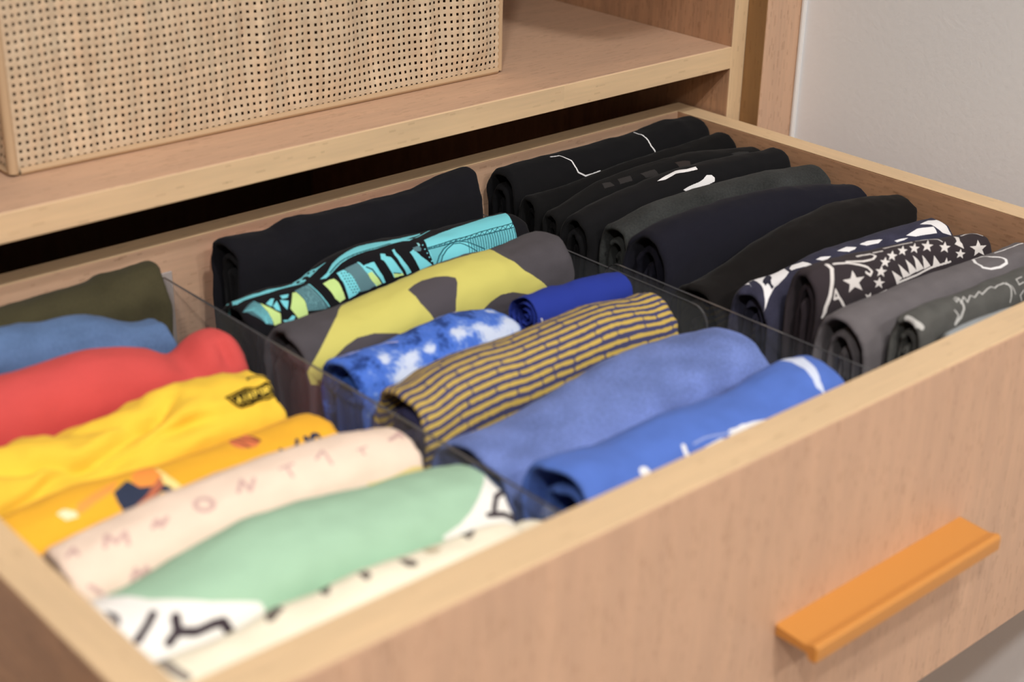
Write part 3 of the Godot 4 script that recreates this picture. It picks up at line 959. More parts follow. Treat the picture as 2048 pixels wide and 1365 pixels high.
	fill(im, Color8(122, 212, 226), [196, 477, 230, 429, 270, 387, 293, 443, 319, 465, 292, 463, 264, 475, 229, 494])
	fill(im, Color8(26, 24, 28), [227, 468, 223, 477, 217, 483, 213, 482, 213, 475, 217, 465, 224, 458, 228, 459])
	fill(im, Color8(26, 24, 28), [250, 461, 246, 470, 240, 473, 237, 470, 237, 462, 242, 449, 248, 444, 251, 450])
	fill(im, Color8(26, 24, 28), [273, 432, 270, 438, 267, 439, 265, 433, 266, 425, 269, 420, 272, 419, 273, 425])
	fill(im, Color8(26, 24, 28), [282, 455, 280, 461, 277, 462, 276, 458, 277, 450, 279, 443, 282, 443, 283, 448])
	fill(im, Color8(26, 24, 28), [259, 393, 254, 409, 249, 420, 252, 396, 244, 419, 254, 383, 257, 381, 255, 398])
	fill(im, Color8(26, 24, 28), [251, 429, 256, 453, 254, 510, 257, 542, 236, 508])
	fill(im, Color8(122, 212, 226), [17, 406, 23, 417, 58, 434, 91, 476, 141, 481, 194, 473, 229, 502, 179, 493, 111, 504, 61, 490, 35, 479, 11, 486, 3, 459])
	fill(im, Color8(122, 212, 226), [8, 368, 2, 413, 16, 372, 33, 302, 15, 337])
	fill(im, Color8(72, 108, 118), [5, 553, 33, 523, 55, 513, 64, 571, 67, 651, 65, 698, 46, 680, 29, 632])
	line(im, Color8(122, 212, 226), 0.35, [6, 556, 31, 576, 42, 638, 45, 674], 0.218)
	line(im, Color8(122, 212, 226), 0.35, [11, 554, 35, 575, 45, 639, 47, 676], 0.218)
	line(im, Color8(122, 212, 226), 0.35, [16, 551, 39, 573, 49, 640, 49, 678], 0.218)
	line(im, Color8(122, 212, 226), 0.35, [22, 545, 43, 572, 52, 641, 52, 681], 0.218)
	line(im, Color8(122, 212, 226), 0.35, [28, 540, 48, 571, 55, 642, 54, 683], 0.218)
	line(im, Color8(122, 212, 226), 0.35, [34, 534, 52, 569, 59, 643, 57, 685], 0.218)
	line(im, Color8(122, 212, 226), 0.35, [40, 529, 57, 568, 62, 644, 59, 688], 0.218)
	line(im, Color8(122, 212, 226), 0.35, [46, 525, 61, 566, 65, 645, 62, 690], 0.218)
	line(im, Color8(122, 212, 226), 0.35, [53, 519, 65, 565, 69, 646, 64, 692], 0.218)
	fill(im, Color8(26, 24, 28), [2, 547, 19, 587, 33, 637, 46, 685, 15, 675, 2, 602])
	fill(im, Color8(196, 226, 146), [63, 548, 73, 581, 86, 630, 99, 656, 90, 704, 68, 704, 67, 662, 66, 613])
	fill(im, Color8(122, 212, 226), [77, 569, 99, 549, 108, 557, 85, 604])
	fill(im, Color8(122, 212, 226), [89, 604, 109, 577, 102, 646, 90, 628])
	fill(im, Color8(122, 212, 226), [128, 550, 155, 556, 143, 581, 127, 578])
	fill(im, Color8(122, 212, 226), [118, 579, 140, 601, 123, 649, 117, 621])
	fill(im, Color8(196, 226, 146), [167, 553, 183, 552, 186, 589, 180, 686, 178, 706, 145, 709, 140, 685, 133, 647])
	fill(im, Color8(122, 212, 226), [97, 693, 115, 702, 131, 685, 139, 695, 129, 715, 106, 715])
	fill(im, Color8(72, 108, 118), [178, 539, 230, 520, 235, 559, 242, 642, 247, 699, 238, 703, 181, 683, 184, 618])
	line(im, Color8(130, 185, 195), 0.30, [183, 538, 190, 599, 186, 656, 182, 684], 0.218)
	line(im, Color8(130, 185, 195), 0.30, [189, 535, 194, 596, 192, 655, 188, 686], 0.218)
	line(im, Color8(130, 185, 195), 0.30, [195, 533, 199, 592, 198, 654, 195, 687], 0.218)
	line(im, Color8(130, 185, 195), 0.30, [201, 531, 204, 589, 204, 653, 202, 689], 0.218)
	line(im, Color8(130, 185, 195), 0.30, [207, 529, 208, 586, 210, 653, 208, 691], 0.218)
	line(im, Color8(130, 185, 195), 0.30, [212, 527, 213, 583, 215, 652, 214, 693], 0.218)
	line(im, Color8(130, 185, 195), 0.30, [218, 526, 217, 581, 221, 652, 221, 695], 0.218)
	line(im, Color8(130, 185, 195), 0.30, [223, 524, 222, 578, 227, 652, 227, 698], 0.218)
	line(im, Color8(130, 185, 195), 0.30, [229, 523, 226, 576, 233, 652, 234, 701], 0.218)
	line(im, Color8(122, 212, 226), 0.60, [232, 524, 237, 594, 242, 654, 249, 700], 0.218)
	fill(im, Color8(196, 226, 146), [263, 564, 283, 571, 297, 589, 301, 631, 300, 722, 282, 718, 272, 683, 267, 622])
	fill(im, Color8(122, 212, 226), [308, 569, 328, 582, 336, 622, 342, 691, 348, 739, 331, 743, 309, 735, 309, 680, 308, 617])
	fill(im, Color8(40, 70, 80), [319, 594, 317, 596, 316, 593, 316, 589, 318, 586, 319, 589])
	fill(im, Color8(40, 70, 80), [319, 613, 317, 615, 316, 613, 316, 608, 318, 606, 319, 608])
	fill(im, Color8(40, 70, 80), [319, 633, 317, 635, 315, 632, 316, 627, 318, 625, 319, 628])
	fill(im, Color8(40, 70, 80), [319, 652, 317, 654, 316, 651, 316, 646, 317, 644, 319, 647])
	fill(im, Color8(40, 70, 80), [321, 670, 319, 672, 317, 670, 317, 665, 319, 663, 320, 665])
	fill(im, Color8(40, 70, 80), [323, 688, 321, 691, 319, 688, 319, 684, 321, 681, 322, 684])
	fill(im, Color8(40, 70, 80), [325, 706, 323, 709, 321, 706, 321, 702, 322, 700, 324, 702])
	fill(im, Color8(40, 70, 80), [327, 724, 326, 727, 324, 724, 323, 720, 325, 717, 327, 720])
	fill(im, Color8(40, 70, 80), [326, 603, 324, 605, 323, 603, 323, 598, 325, 596, 326, 598])
	fill(im, Color8(40, 70, 80), [326, 622, 324, 625, 323, 622, 323, 617, 325, 615, 326, 617])
	fill(im, Color8(40, 70, 80), [326, 642, 324, 644, 322, 642, 323, 637, 325, 634, 326, 637])
	fill(im, Color8(40, 70, 80), [327, 660, 325, 663, 323, 660, 323, 655, 325, 653, 327, 656])
	fill(im, Color8(40, 70, 80), [329, 679, 327, 681, 325, 679, 325, 674, 327, 672, 328, 674])
	fill(im, Color8(40, 70, 80), [330, 697, 329, 699, 327, 697, 327, 692, 328, 690, 330, 692])
	fill(im, Color8(40, 70, 80), [333, 715, 331, 717, 329, 715, 329, 710, 331, 708, 333, 710])
	fill(im, Color8(40, 70, 80), [336, 733, 335, 735, 333, 733, 332, 728, 333, 726, 335, 728])
	fill(im, Color8(40, 70, 80), [333, 612, 332, 614, 330, 612, 330, 607, 332, 604, 334, 607])
	fill(im, Color8(40, 70, 80), [333, 631, 331, 634, 330, 631, 330, 626, 332, 624, 334, 626])
	fill(im, Color8(40, 70, 80), [333, 650, 332, 653, 330, 650, 330, 646, 332, 643, 333, 646])
	fill(im, Color8(40, 70, 80), [334, 668, 333, 671, 331, 669, 331, 664, 332, 662, 334, 664])
	fill(im, Color8(40, 70, 80), [336, 686, 335, 689, 333, 687, 333, 682, 334, 680, 336, 682])
	fill(im, Color8(40, 70, 80), [339, 704, 337, 707, 335, 705, 335, 700, 337, 698, 338, 700])
	fill(im, Color8(40, 70, 80), [342, 722, 340, 724, 338, 722, 338, 718, 339, 715, 341, 717])
	fill(im, Color8(40, 70, 80), [345, 739, 344, 742, 342, 740, 341, 736, 342, 733, 344, 735])
	fill(im, Color8(40, 70, 80), [341, 620, 339, 623, 337, 620, 338, 616, 339, 613, 341, 615])
	fill(im, Color8(40, 70, 80), [340, 640, 338, 642, 337, 640, 337, 635, 339, 632, 341, 635])
	fill(im, Color8(40, 70, 80), [341, 658, 339, 661, 337, 658, 337, 654, 339, 651, 341, 653])
	fill(im, Color8(40, 70, 80), [342, 676, 341, 678, 339, 676, 339, 672, 340, 669, 342, 671])
	fill(im, Color8(40, 70, 80), [345, 694, 343, 696, 341, 694, 341, 689, 343, 687, 344, 689])
	fill(im, Color8(40, 70, 80), [348, 711, 346, 714, 344, 712, 344, 707, 345, 705, 347, 707])
	fill(im, Color8(40, 70, 80), [351, 728, 349, 731, 347, 729, 347, 725, 348, 722, 350, 724])
	fill(im, Color8(40, 70, 80), [354, 745, 353, 748, 351, 746, 350, 742, 351, 739, 353, 741])
	fill(im, Color8(92, 128, 138), [329, 581, 351, 586, 372, 590, 380, 667, 399, 751, 372, 754, 348, 743, 342, 691, 336, 622])
	fill(im, Color8(122, 212, 226), [371, 585, 376, 590, 381, 624, 415, 629, 420, 686, 431, 755, 419, 755, 398, 757, 388, 711, 377, 652])
	fill(im, Color8(196, 226, 146), [382, 677, 397, 675, 405, 709, 419, 754, 400, 756, 389, 723])
	line(im, Color8(26, 24, 28), 0.80, [387, 640, 401, 666, 410, 717, 421, 761], 0.218)
	line(im, Color8(26, 24, 28), 1.80, [298, 584, 303, 620, 303, 667, 305, 730], 0.218)
	fill(im, Color8(122, 212, 226), [448, 594, 462, 604, 460, 619, 473, 632, 483, 688, 496, 739, 462, 746, 453, 699, 446, 643, 440, 630])
	fill(im, Color8(196, 226, 146), [461, 725, 493, 732, 497, 744, 464, 746])
	line(im, Color8(30, 60, 60), 0.50, [463, 721, 486, 732], 0.218)
	fill(im, Color8(122, 212, 226), [490, 589, 502, 581, 498, 606, 507, 668, 525, 737, 508, 745, 494, 681, 488, 623])
	fill(im, Color8(122, 212, 226), [543, 622, 562, 605, 574, 654, 602, 713, 556, 734, 549, 676])
	fill(im, Color8(92, 128, 138), [562, 595, 587, 587, 589, 611, 582, 624, 562, 619])
	fill(im, Color8(140, 205, 212), [586, 565, 593, 567, 592, 588, 584, 592])
	fill(im, Color8(122, 212, 226), [620, 549, 700, 502, 743, 496, 788, 488, 837, 475, 888, 462, 943, 455, 988, 470, 968, 527, 949, 583, 940, 636, 935, 690, 888, 695, 844, 699, 801, 708, 739, 712, 670, 725, 605, 733, 605, 664, 609, 618])
	fill(im, Color8(110, 190, 204), [612, 618, 667, 608, 726, 610, 802, 604, 850, 603, 897, 604, 946, 605, 935, 690, 889, 694, 844, 699, 775, 702, 757, 639, 726, 610, 683, 621, 652, 657, 626, 720, 607, 717])
	line(im, Color8(22, 70, 84), 0.70, [610, 610, 704, 596, 808, 588, 879, 582, 952, 578], 0.218)
	line(im, Color8(22, 70, 84), 0.70, [609, 620, 699, 611, 799, 612, 870, 612, 943, 612], 0.218)
	line(im, Color8(22, 70, 84), 0.45, [608, 621, 622, 609, 628, 619, 641, 606, 647, 617, 662, 603, 667, 615, 681, 601, 687, 614, 701, 599, 706, 614, 722, 597, 726, 613, 743, 594, 747, 612, 764, 592, 767, 612, 784, 591, 786, 613, 803, 591, 805, 614, 823, 590, 826, 613, 845, 588, 847, 612, 866, 586, 866, 612, 888, 583, 887, 612, 911, 580, 909, 610, 933, 578, 930, 610, 953, 579], 0.218)
	line(im, Color8(22, 70, 84), 0.45, [761, 609, 751, 656, 742, 705], 0.218)
	line(im, Color8(22, 70, 84), 0.45, [770, 610, 761, 656, 752, 705], 0.218)
	line(im, Color8(22, 70, 84), 0.45, [779, 611, 770, 656, 761, 706], 0.218)
	line(im, Color8(22, 70, 84), 0.45, [787, 612, 780, 657, 770, 707], 0.218)
	line(im, Color8(22, 70, 84), 0.45, [796, 613, 790, 657, 780, 707], 0.218)
	line(im, Color8(22, 70, 84), 0.45, [806, 614, 799, 658, 789, 708], 0.218)
	line(im, Color8(22, 70, 84), 0.45, [815, 614, 808, 658, 798, 709], 0.218)
	line(im, Color8(22, 70, 84), 0.45, [825, 614, 817, 659, 808, 709], 0.218)
	line(im, Color8(22, 70, 84), 0.45, [835, 614, 826, 660, 817, 710], 0.218)
	line(im, Color8(22, 70, 84), 0.45, [845, 614, 836, 661, 827, 711], 0.218)
	line(im, Color8(22, 70, 84), 0.45, [854, 615, 845, 661, 837, 711], 0.218)
	line(im, Color8(22, 70, 84), 0.45, [863, 616, 854, 662, 847, 712], 0.218)
	line(im, Color8(22, 70, 84), 0.45, [872, 617, 864, 663, 857, 712], 0.218)
	line(im, Color8(22, 70, 84), 0.45, [882, 618, 874, 663, 866, 713], 0.218)
	line(im, Color8(22, 70, 84), 0.45, [892, 618, 884, 663, 876, 713], 0.218)
	line(im, Color8(22, 70, 84), 0.45, [902, 618, 894, 664, 886, 714], 0.218)
	line(im, Color8(22, 70, 84), 0.45, [912, 618, 905, 664, 896, 715], 0.218)
	line(im, Color8(22, 70, 84), 0.45, [922, 618, 915, 664, 906, 715], 0.218)
	line(im, Color8(22, 70, 84), 0.45, [932, 619, 925, 665, 916, 716], 0.218)
	line(im, Color8(22, 70, 84), 0.45, [941, 620, 935, 666, 926, 716], 0.218)
	line(im, Color8(22, 70, 84), 0.70, [618, 713, 634, 673, 661, 637, 692, 613, 720, 607, 746, 623, 770, 654, 803, 698], 0.218)
	line(im, Color8(22, 70, 84), 0.70, [631, 717, 646, 677, 673, 642, 704, 618, 728, 625, 750, 660, 772, 698], 0.218)
	line(im, Color8(26, 24, 28), 1.50, [599, 577, 602, 612, 602, 652, 604, 711], 0.218)
	fill(im, Color8(122, 212, 226), [603, 588, 600, 592, 598, 592, 598, 587, 601, 582, 604, 583])
	fill(im, Color8(122, 212, 226), [603, 616, 600, 620, 597, 619, 597, 614, 600, 611, 603, 611])
	fill(im, Color8(122, 212, 226), [602, 645, 599, 648, 597, 647, 597, 643, 599, 639, 602, 640])
	fill(im, Color8(122, 212, 226), [603, 670, 601, 674, 599, 673, 598, 669, 600, 665, 603, 666])
	fill(im, Color8(122, 212, 226), [607, 694, 605, 698, 602, 697, 601, 693, 603, 690, 606, 690])
	tshirt({"zL": 0.074, "zR": 0.068, "aL": 0.022, "aR": 0.022, "b": 0.024, "x0": 0.206, "x1": 0.424, "wr": 0.001, "sd": 74, "pts": [2068, -146, 2307, -129, 2589, -134, 2810, -50, 3035, -21, 3465, -70, 3837, -88, 4228, -103]}, "black t-shirt with a teal and lime city and bridge print", image_mat(im), cloth(Color8(23, 23, 27)))
	# charcoal t-shirt with a big yellow radiation sign
	im = cloth_image(Color8(80, 77, 82), 1024, 512, 0.06, 14)
	fill(im, Color8(208, 202, 112), [228, 431, 283, 398, 323, 409, 366, 390, 392, 416, 443, 395, 480, 409, 522, 418, 556, 440, 598, 439, 639, 446, 678, 451, 723, 444, 780, 417, 766, 498, 773, 573, 802, 677, 843, 748, 891, 834, 885, 909, 879, 984, 830, 986, 781, 995, 734, 1020, 686, 1032, 643, 1031, 600, 1028, 557, 1024, 516, 1019, 472, 1011, 431, 1004, 392, 997, 351, 987, 311, 977, 269, 952, 227, 930, 186, 913, 146, 898, 106, 885, 63, 868, 6, 818, 4, 761, 26, 726, 55, 685, 88, 640, 125, 587, 167, 526])
	fill(im, Color8(82, 78, 84), [406, 547, 435, 532, 468, 527, 508, 546, 542, 572, 560, 598, 554, 632, 526, 715, 515, 772, 512, 826, 465, 861, 439, 765, 411, 657])
	fill(im, Color8(82, 78, 84), [52, 769, 100, 740, 137, 711, 183, 690, 238, 698, 271, 720, 307, 744, 351, 790, 357, 858, 366, 939, 326, 925, 287, 911, 249, 900, 211, 893, 173, 887, 135, 872, 97, 858, 54, 837])
	fill(im, Color8(82, 78, 84), [600, 827, 619, 806, 647, 787, 687, 771, 733, 776, 784, 793, 834, 822, 864, 862, 858, 928, 850, 992, 803, 972, 759, 966, 713, 960, 669, 946, 627, 932])
	tshirt({"zL": 0.121, "zR": 0.115, "aL": 0.023, "aR": 0.024, "b": 0.026, "x0": 0.208, "x1": 0.414, "wr": 0.0012, "sd": 81.3, "pts": [2034, -139, 2268, -133, 2582, -132, 2799, -109, 2985, -89, 3253, -72, 3572, -69, 3717, -90, 3948, -73]}, "charcoal t-shirt with a big yellow radiation sign", image_mat(im), cloth(Color8(72, 69, 73)))
	# blue and white tie-dyed t-shirt in front of the yellow radiation sign
	im = cloth_image(Color8(60, 100, 190), 1024, 512, 0.0, 15)
	tie_dye(im)
	line(im, Color8(196, 192, 220), 1.10, [283, 426, 357, 476], 0.118)
	line(im, Color8(196, 192, 220), 1.10, [42, 426, 112, 437, 167, 432], 0.118)
	line(im, Color8(196, 192, 220), 1.10, [660, 371, 746, 435], 0.118)
	tshirt({"zL": 0.168, "zR": 0.166, "aL": 0.021, "aR": 0.022, "b": 0.02, "x0": 0.212, "x1": 0.33, "wr": 0.0013, "sd": 88.6, "pts": [2158, -168, 2478, -178, 2618, -174, 2797, -151, 2980, -143, 3208, -184, 3500, -234]}, "blue and white tie-dyed t-shirt in front of the yellow radiation sign", image_mat(im), cloth(Color8(54, 90, 171)))
	# navy t-shirt with rows of broken mustard-yellow stripes
	im = cloth_image(Color8(72, 72, 108), 1024, 512, 0.03, 16)
	dash_rows(im)
	tshirt({"zL": 0.216, "zR": 0.214, "aL": 0.024, "aR": 0.023, "b": 0.028, "x0": 0.214, "x1": 0.405, "wr": 0.001, "sd": 95.9, "pts": [2244, -155, 2408, -107, 2645, -92, 2926, -103, 3219, -93, 3485, -84, 3724, -105, 3910, -131]}, "navy t-shirt with rows of broken mustard-yellow stripes", image_mat(im), cloth(Color8(64, 64, 97)))
	# heathered periwinkle-blue t-shirt in front of the striped one
	im = cloth_image(Color8(108, 127, 187), 512, 256, 0.17, 17)
	tshirt({"zL": 0.274, "zR": 0.271, "aL": 0.031, "aR": 0.031, "b": 0.028, "x0": 0.212, "x1": 0.412, "wr": 0.0013, "sd": 103.2, "pts": [2247, -231, 2496, -227, 2840, -185, 3296, -127, 3668, -126, 4003, -171, 4222, -206, 4450, -265]}, "heathered periwinkle-blue t-shirt in front of the striped one", image_mat(im), cloth(Color8(97, 114, 168)))
	# bright blue t-shirt with white script against the drawer front
	im = cloth_image(Color8(88, 120, 202), 1024, 512, 0.04, 18)
	line(im, Color8(238, 238, 240), 6.00, [217, 644, 217, 655], 0.192)
	line(im, Color8(238, 238, 240), 3.20, [303, 679, 349, 677, 397, 681], 0.192)
	line(im, Color8(238, 238, 240), 2.60, [362, 619, 359, 646, 359, 679], 0.192)
	line(im, Color8(238, 238, 240), 3.20, [425, 676, 452, 674, 481, 671], 0.192)
	line(im, Color8(238, 238, 240), 5.00, [524, 656, 553, 655, 580, 647], 0.192)
	line(im, Color8(238, 238, 240), 2.20, [583, 641, 627, 641, 660, 648], 0.192)
	line(im, Color8(150, 165, 215), 1.20, [395, 630, 436, 627, 484, 642, 522, 650], 0.192)
	fill(im, Color8(214, 224, 246), [908, 371, 952, 395, 966, 440, 934, 548, 902, 621, 888, 686, 874, 633, 894, 548, 907, 474])
	tshirt({"zL": 0.333, "zR": 0.333, "aL": 0.026, "aR": 0.026, "b": 0.026, "x0": 0.214, "x1": 0.406, "wr": 0.0013, "sd": 110.5, "pts": [2146, -76, 2384, -100, 2583, -124, 3031, -113, 3482, -147, 3673, -122, 3910, -93, 4036, -105]}, "bright blue t-shirt with white script against the drawer front", image_mat(im), cloth(Color8(79, 108, 181)))
	# black t-shirt with two thin white curved lines, at the back of the black column
	im = cloth_image(Color8(25, 25, 27), 1024, 512, 0.03, 19)
	line(im, Color8(238, 238, 240), 1.10, [228, 512, 267, 517, 276, 553, 291, 590, 293, 637, 303, 676, 334, 708, 371, 707, 407, 703], 0.194)
	line(im, Color8(238, 238, 240), 1.10, [684, 454, 672, 516, 674, 548, 675, 592, 677, 644, 690, 685], 0.194)
	tshirt({"zL": 0.0205, "zR": 0.0225, "aL": 0.0165, "aR": 0.018, "b": 0.02, "x0": 0.452, "x1": 0.646, "wr": 0.001, "sd": 117.8, "pts": [4410, -37, 4565, 9, 5027, 5, 5171, 6, 5514, 9, 5870, 20, 6185, 45, 6322, 32]}, "black t-shirt with two thin white curved lines, at the back of the black column", image_mat(im), cloth(Color8(22, 22, 24)))
	# plain black t-shirt just in front of the one with two white curved lines
	im = cloth_image(Color8(22, 22, 23), 512, 256, 0.03, 20)
	tshirt({"zL": 0.049, "zR": 0.055, "aL": 0.0105, "aR": 0.0135, "b": 0.016, "x0": 0.45, "x1": 0.644, "wr": 0.001, "sd": 125.1, "pts": [4298, -101, 4835, -111, 5446, -54, 6180, -27, 6474, -14, 6618, -37]}, "plain black t-shirt just in front of the one with two white curved lines", image_mat(im), cloth(Color8(19, 19, 20)))
	# black t-shirt printed with a row of faint grey squares
	im = cloth_image(Color8(26, 26, 27), 1024, 512, 0.03, 21)
	fill(im, Color8(52, 50, 50), [224, 514, 256, 530, 261, 571, 221, 559])
	fill(im, Color8(52, 50, 50), [289, 529, 343, 540, 339, 582, 284, 576])
	fill(im, Color8(52, 50, 50), [386, 549, 448, 555, 456, 602, 398, 594])
	fill(im, Color8(56, 50, 48), [550, 547, 586, 553, 615, 571, 611, 600, 560, 592])
	fill(im, Color8(50, 50, 50), [827, 555, 876, 541, 924, 549, 904, 577, 844, 578])
	tshirt({"zL": 0.07, "zR": 0.082, "aL": 0.0095, "aR": 0.0125, "b": 0.014, "x0": 0.452, "x1": 0.647, "wr": 0.001, "sd": 132.4, "pts": [4467, -167, 4989, -39, 5637, 9, 5882, 3, 6240, -37, 6565, -79]}, "black t-shirt printed with a row of faint grey squares", image_mat(im), cloth(Color8(23, 23, 24)))
	# black t-shirt with white brush strokes and a raised right end
	im = cloth_image(Color8(27, 27, 29), 1024, 512, 0.03, 22)
	fill(im, Color8(238, 238, 240), [361, 528, 413, 505, 468, 492, 509, 512, 552, 511, 547, 543, 523, 540, 483, 537, 449, 525, 395, 541])
	fill(im, Color8(238, 238, 240), [441, 653, 466, 644, 494, 639, 523, 635, 542, 627, 564, 608, 586, 618, 595, 640, 590, 661, 557, 667, 525, 664, 484, 664, 452, 665])
	tshirt({"zL": 0.095, "zR": 0.11, "aL": 0.0145, "aR": 0.0145, "b": 0.02, "x0": 0.45, "x1": 0.64, "wr": 0.001, "sd": 139.7, "pts": [4411, -137, 4769, -54, 5113, 1, 5325, 27, 5493, 34, 5706, 45, 5951, 33, 6337, 14, 6497, 13, 6607, 29, 6711, 20]}, "black t-shirt with white brush strokes and a raised right end", image_mat(im), cloth(Color8(24, 24, 26)))
	# heathered charcoal t-shirt in the middle of the black column
	im = cloth_image(Color8(56, 58, 58), 512, 256, 0.22, 23)
	tshirt({"zL": 0.126, "zR": 0.142, "aL": 0.0155, "aR": 0.0165, "b": 0.022, "x0": 0.456, "x1": 0.642, "wr": 0.0008, "sd": 147, "pts": [4562, -101, 4915, -24, 5206, -2, 5526, 2, 5805, 6, 6190, -19, 6501, -42, 6665, -68]}, "heathered charcoal t-shirt in the middle of the black column", image_mat(im), cloth(Color8(50, 52, 52)))
	# blue-black t-shirt in front of the heathered charcoal one
	im = cloth_image(Color8(31, 31, 40), 512, 256, 0.03, 24)
	tshirt({"zL": 0.163, "zR": 0.177, "aL": 0.0205, "aR": 0.0175, "b": 0.028, "x0": 0.446, "x1": 0.64, "wr": 0.001, "sd": 154.3, "pts": [4390, -43, 4697, 21, 5209, 50, 5710, 35, 6100, -21, 6408, -78, 6674, -131]}, "blue-black t-shirt in front of the heathered charcoal one", image_mat(im), cloth(Color8(27, 27, 36)))
	# soft brownish-black t-shirt behind the navy and white printed one
	im = cloth_image(Color8(28, 26, 26), 512, 256, 0.03, 25)
	tshirt({"zL": 0.206, "zR": 0.213, "aL": 0.0215, "aR": 0.0175, "b": 0.026, "x0": 0.446, "x1": 0.644, "wr": 0.0014, "sd": 161.6, "pts": [4614, -225, 4952, -142, 5299, -39, 5669, -2, 5962, 3, 6436, -62, 6673, -104]}, "soft brownish-black t-shirt behind the navy and white printed one", image_mat(im), cloth(Color8(25, 23, 23)))
	# heathered navy t-shirt with bold white print
	im = cloth_image(Color8(58, 58, 76), 1024, 512, 0.14, 26)
	fill(im, Color8(240, 240, 243), [34, 420, 59, 435, 121, 445, 212, 436, 193, 495, 145, 525, 97, 554, 75, 562, 47, 584, 27, 599, 12, 618, 2, 631, 137, 203, 104, 284, 96, 302, 109, 315, 10, 500, 31, 458])
	fill(im, Color8(44, 44, 60), [57, 499, 129, 437, 133, 456, 119, 484, 93, 506, 75, 533, 74, 557, 58, 567, 63, 534, 63, 520, 47, 529])
	fill(im, Color8(240, 240, 243), [217, 465, 246, 439, 281, 465, 282, 496, 284, 530, 270, 543, 256, 508, 227, 494, 208, 492])
	fill(im, Color8(240, 240, 243), [315, 503, 337, 503, 370, 532, 349, 539, 330, 537])
	fill(im, Color8(240, 240, 243), [409, 518, 465, 509, 494, 542, 477, 554, 445, 556])
	fill(im, Color8(240, 240, 243), [521, 525, 553, 521, 622, 538, 609, 561, 540, 554])
	fill(im, Color8(240, 240, 243), [529, 521, 571, 517, 631, 546, 598, 565, 539, 554])
	fill(im, Color8(240, 240, 243), [677, 583, 716, 582, 755, 590, 724, 598, 686, 597])
	fill(im, Color8(240, 240, 243), [750, 569, 828, 542, 911, 563, 907, 616, 851, 605, 793, 597])
	fill(im, Color8(240, 240, 243), [867, 511, 940, 487, 984, 502, 982, 543, 980, 604, 982, 652, 939, 622, 921, 586, 911, 539])
	tshirt({"zL": 0.246, "zR": 0.246, "aL": 0.0175, "aR": 0.0145, "b": 0.022, "x0": 0.448, "x1": 0.64, "wr": 0.0008, "sd": 168.9, "pts": [4459, -149, 4585, -109, 4855, -109, 5271, -68, 5823, -85, 6198, -109, 6399, -125]}, "heathered navy t-shirt with bold white print", image_mat(im), cloth(Color8(52, 52, 68)))
	# charcoal t-shirt printed with white stars and spikes
	im = cloth_image(Color8(58, 52, 56), 1024, 512, 0.03, 27)
	line(im, Color8(226, 222, 220), 3.20, [97, 525, 102, 566, 79, 626, 56, 693, 35, 727, 24, 762], 0.187)
	line(im, Color8(226, 222, 220), 1.70, [124, 537, 183, 553, 233, 582, 272, 612, 287, 639, 273, 655, 255, 637], 0.187)
	line(im, Color8(226, 222, 220), 1.60, [188, 543, 266, 570, 317, 568, 340, 549, 330, 519, 260, 516], 0.187)
	line(im, Color8(226, 222, 220), 1.30, [349, 513, 396, 516], 0.187)
	line(im, Color8(226, 222, 220), 1.40, [426, 489, 486, 497, 585, 489], 0.187)
	line(im, Color8(226, 222, 220), 1.40, [622, 470, 693, 471, 729, 497, 731, 531], 0.187)
	line(im, Color8(226, 222, 220), 1.00, [875, 496, 965, 474, 979, 504, 979, 538], 0.187)
	fill(im, Color8(226, 222, 220), [190, 609, 199, 651, 243, 655, 209, 677, 223, 711, 186, 691, 154, 707, 162, 674, 129, 646, 170, 649])
	fill(im, Color8(226, 222, 220), [320, 673, 324, 693, 347, 699, 326, 705, 330, 723, 311, 709, 289, 714, 299, 699, 284, 683, 307, 688])
	fill(im, Color8(226, 222, 220), [344, 619, 343, 642, 364, 649, 344, 657, 345, 678, 329, 662, 307, 668, 318, 650, 307, 632, 328, 637])
	fill(im, Color8(226, 222, 220), [383, 570, 378, 596, 395, 605, 375, 613, 372, 634, 362, 618, 341, 624, 356, 605, 349, 584, 366, 590])
	fill(im, Color8(226, 222, 220), [440, 534, 428, 566, 445, 576, 423, 585, 417, 609, 408, 590, 387, 597, 402, 576, 398, 552, 415, 560])
	fill(im, Color8(226, 222, 220), [515, 510, 498, 544, 513, 554, 491, 564, 483, 590, 474, 571, 452, 578, 470, 556, 470, 530, 487, 537])
	fill(im, Color8(226, 222, 220), [590, 502, 569, 539, 586, 550, 558, 564, 549, 591, 540, 571, 517, 580, 537, 555, 537, 528, 557, 533])
	fill(im, Color8(226, 222, 220), [686, 480, 650, 536, 669, 549, 634, 567, 624, 599, 614, 576, 586, 585, 611, 555, 614, 520, 636, 529])
	fill(im, Color8(226, 222, 220), [747, 535, 731, 575, 749, 585, 724, 597, 718, 623, 705, 603, 679, 612, 699, 588, 695, 561, 716, 568])
	fill(im, Color8(226, 222, 220), [928, 565, 923, 607, 965, 611, 930, 631, 935, 663, 903, 644, 870, 661, 882, 629, 856, 606, 896, 605])
	fill(im, Color8(226, 222, 220), [797, 612, 798, 633, 819, 639, 798, 648, 798, 667, 784, 653, 763, 659, 775, 642, 762, 625, 783, 630])
	fill(im, Color8(226, 222, 220), [269, 728, 271, 741, 290, 748, 272, 750, 276, 772, 259, 751, 240, 751, 249, 741, 237, 729, 257, 736])
	fill(im, Color8(226, 222, 220), [387, 656, 440, 700, 407, 716])
	fill(im, Color8(226, 222, 220), [426, 630, 485, 697, 444, 701])
	fill(im, Color8(226, 222, 220), [472, 614, 523, 685, 481, 696])
	fill(im, Color8(226, 222, 220), [519, 600, 568, 680, 519, 688])
	fill(im, Color8(226, 222, 220), [571, 608, 609, 675, 568, 684])
	fill(im, Color8(226, 222, 220), [637, 623, 662, 673, 619, 683])
	fill(im, Color8(226, 222, 220), [705, 646, 707, 674, 680, 678])
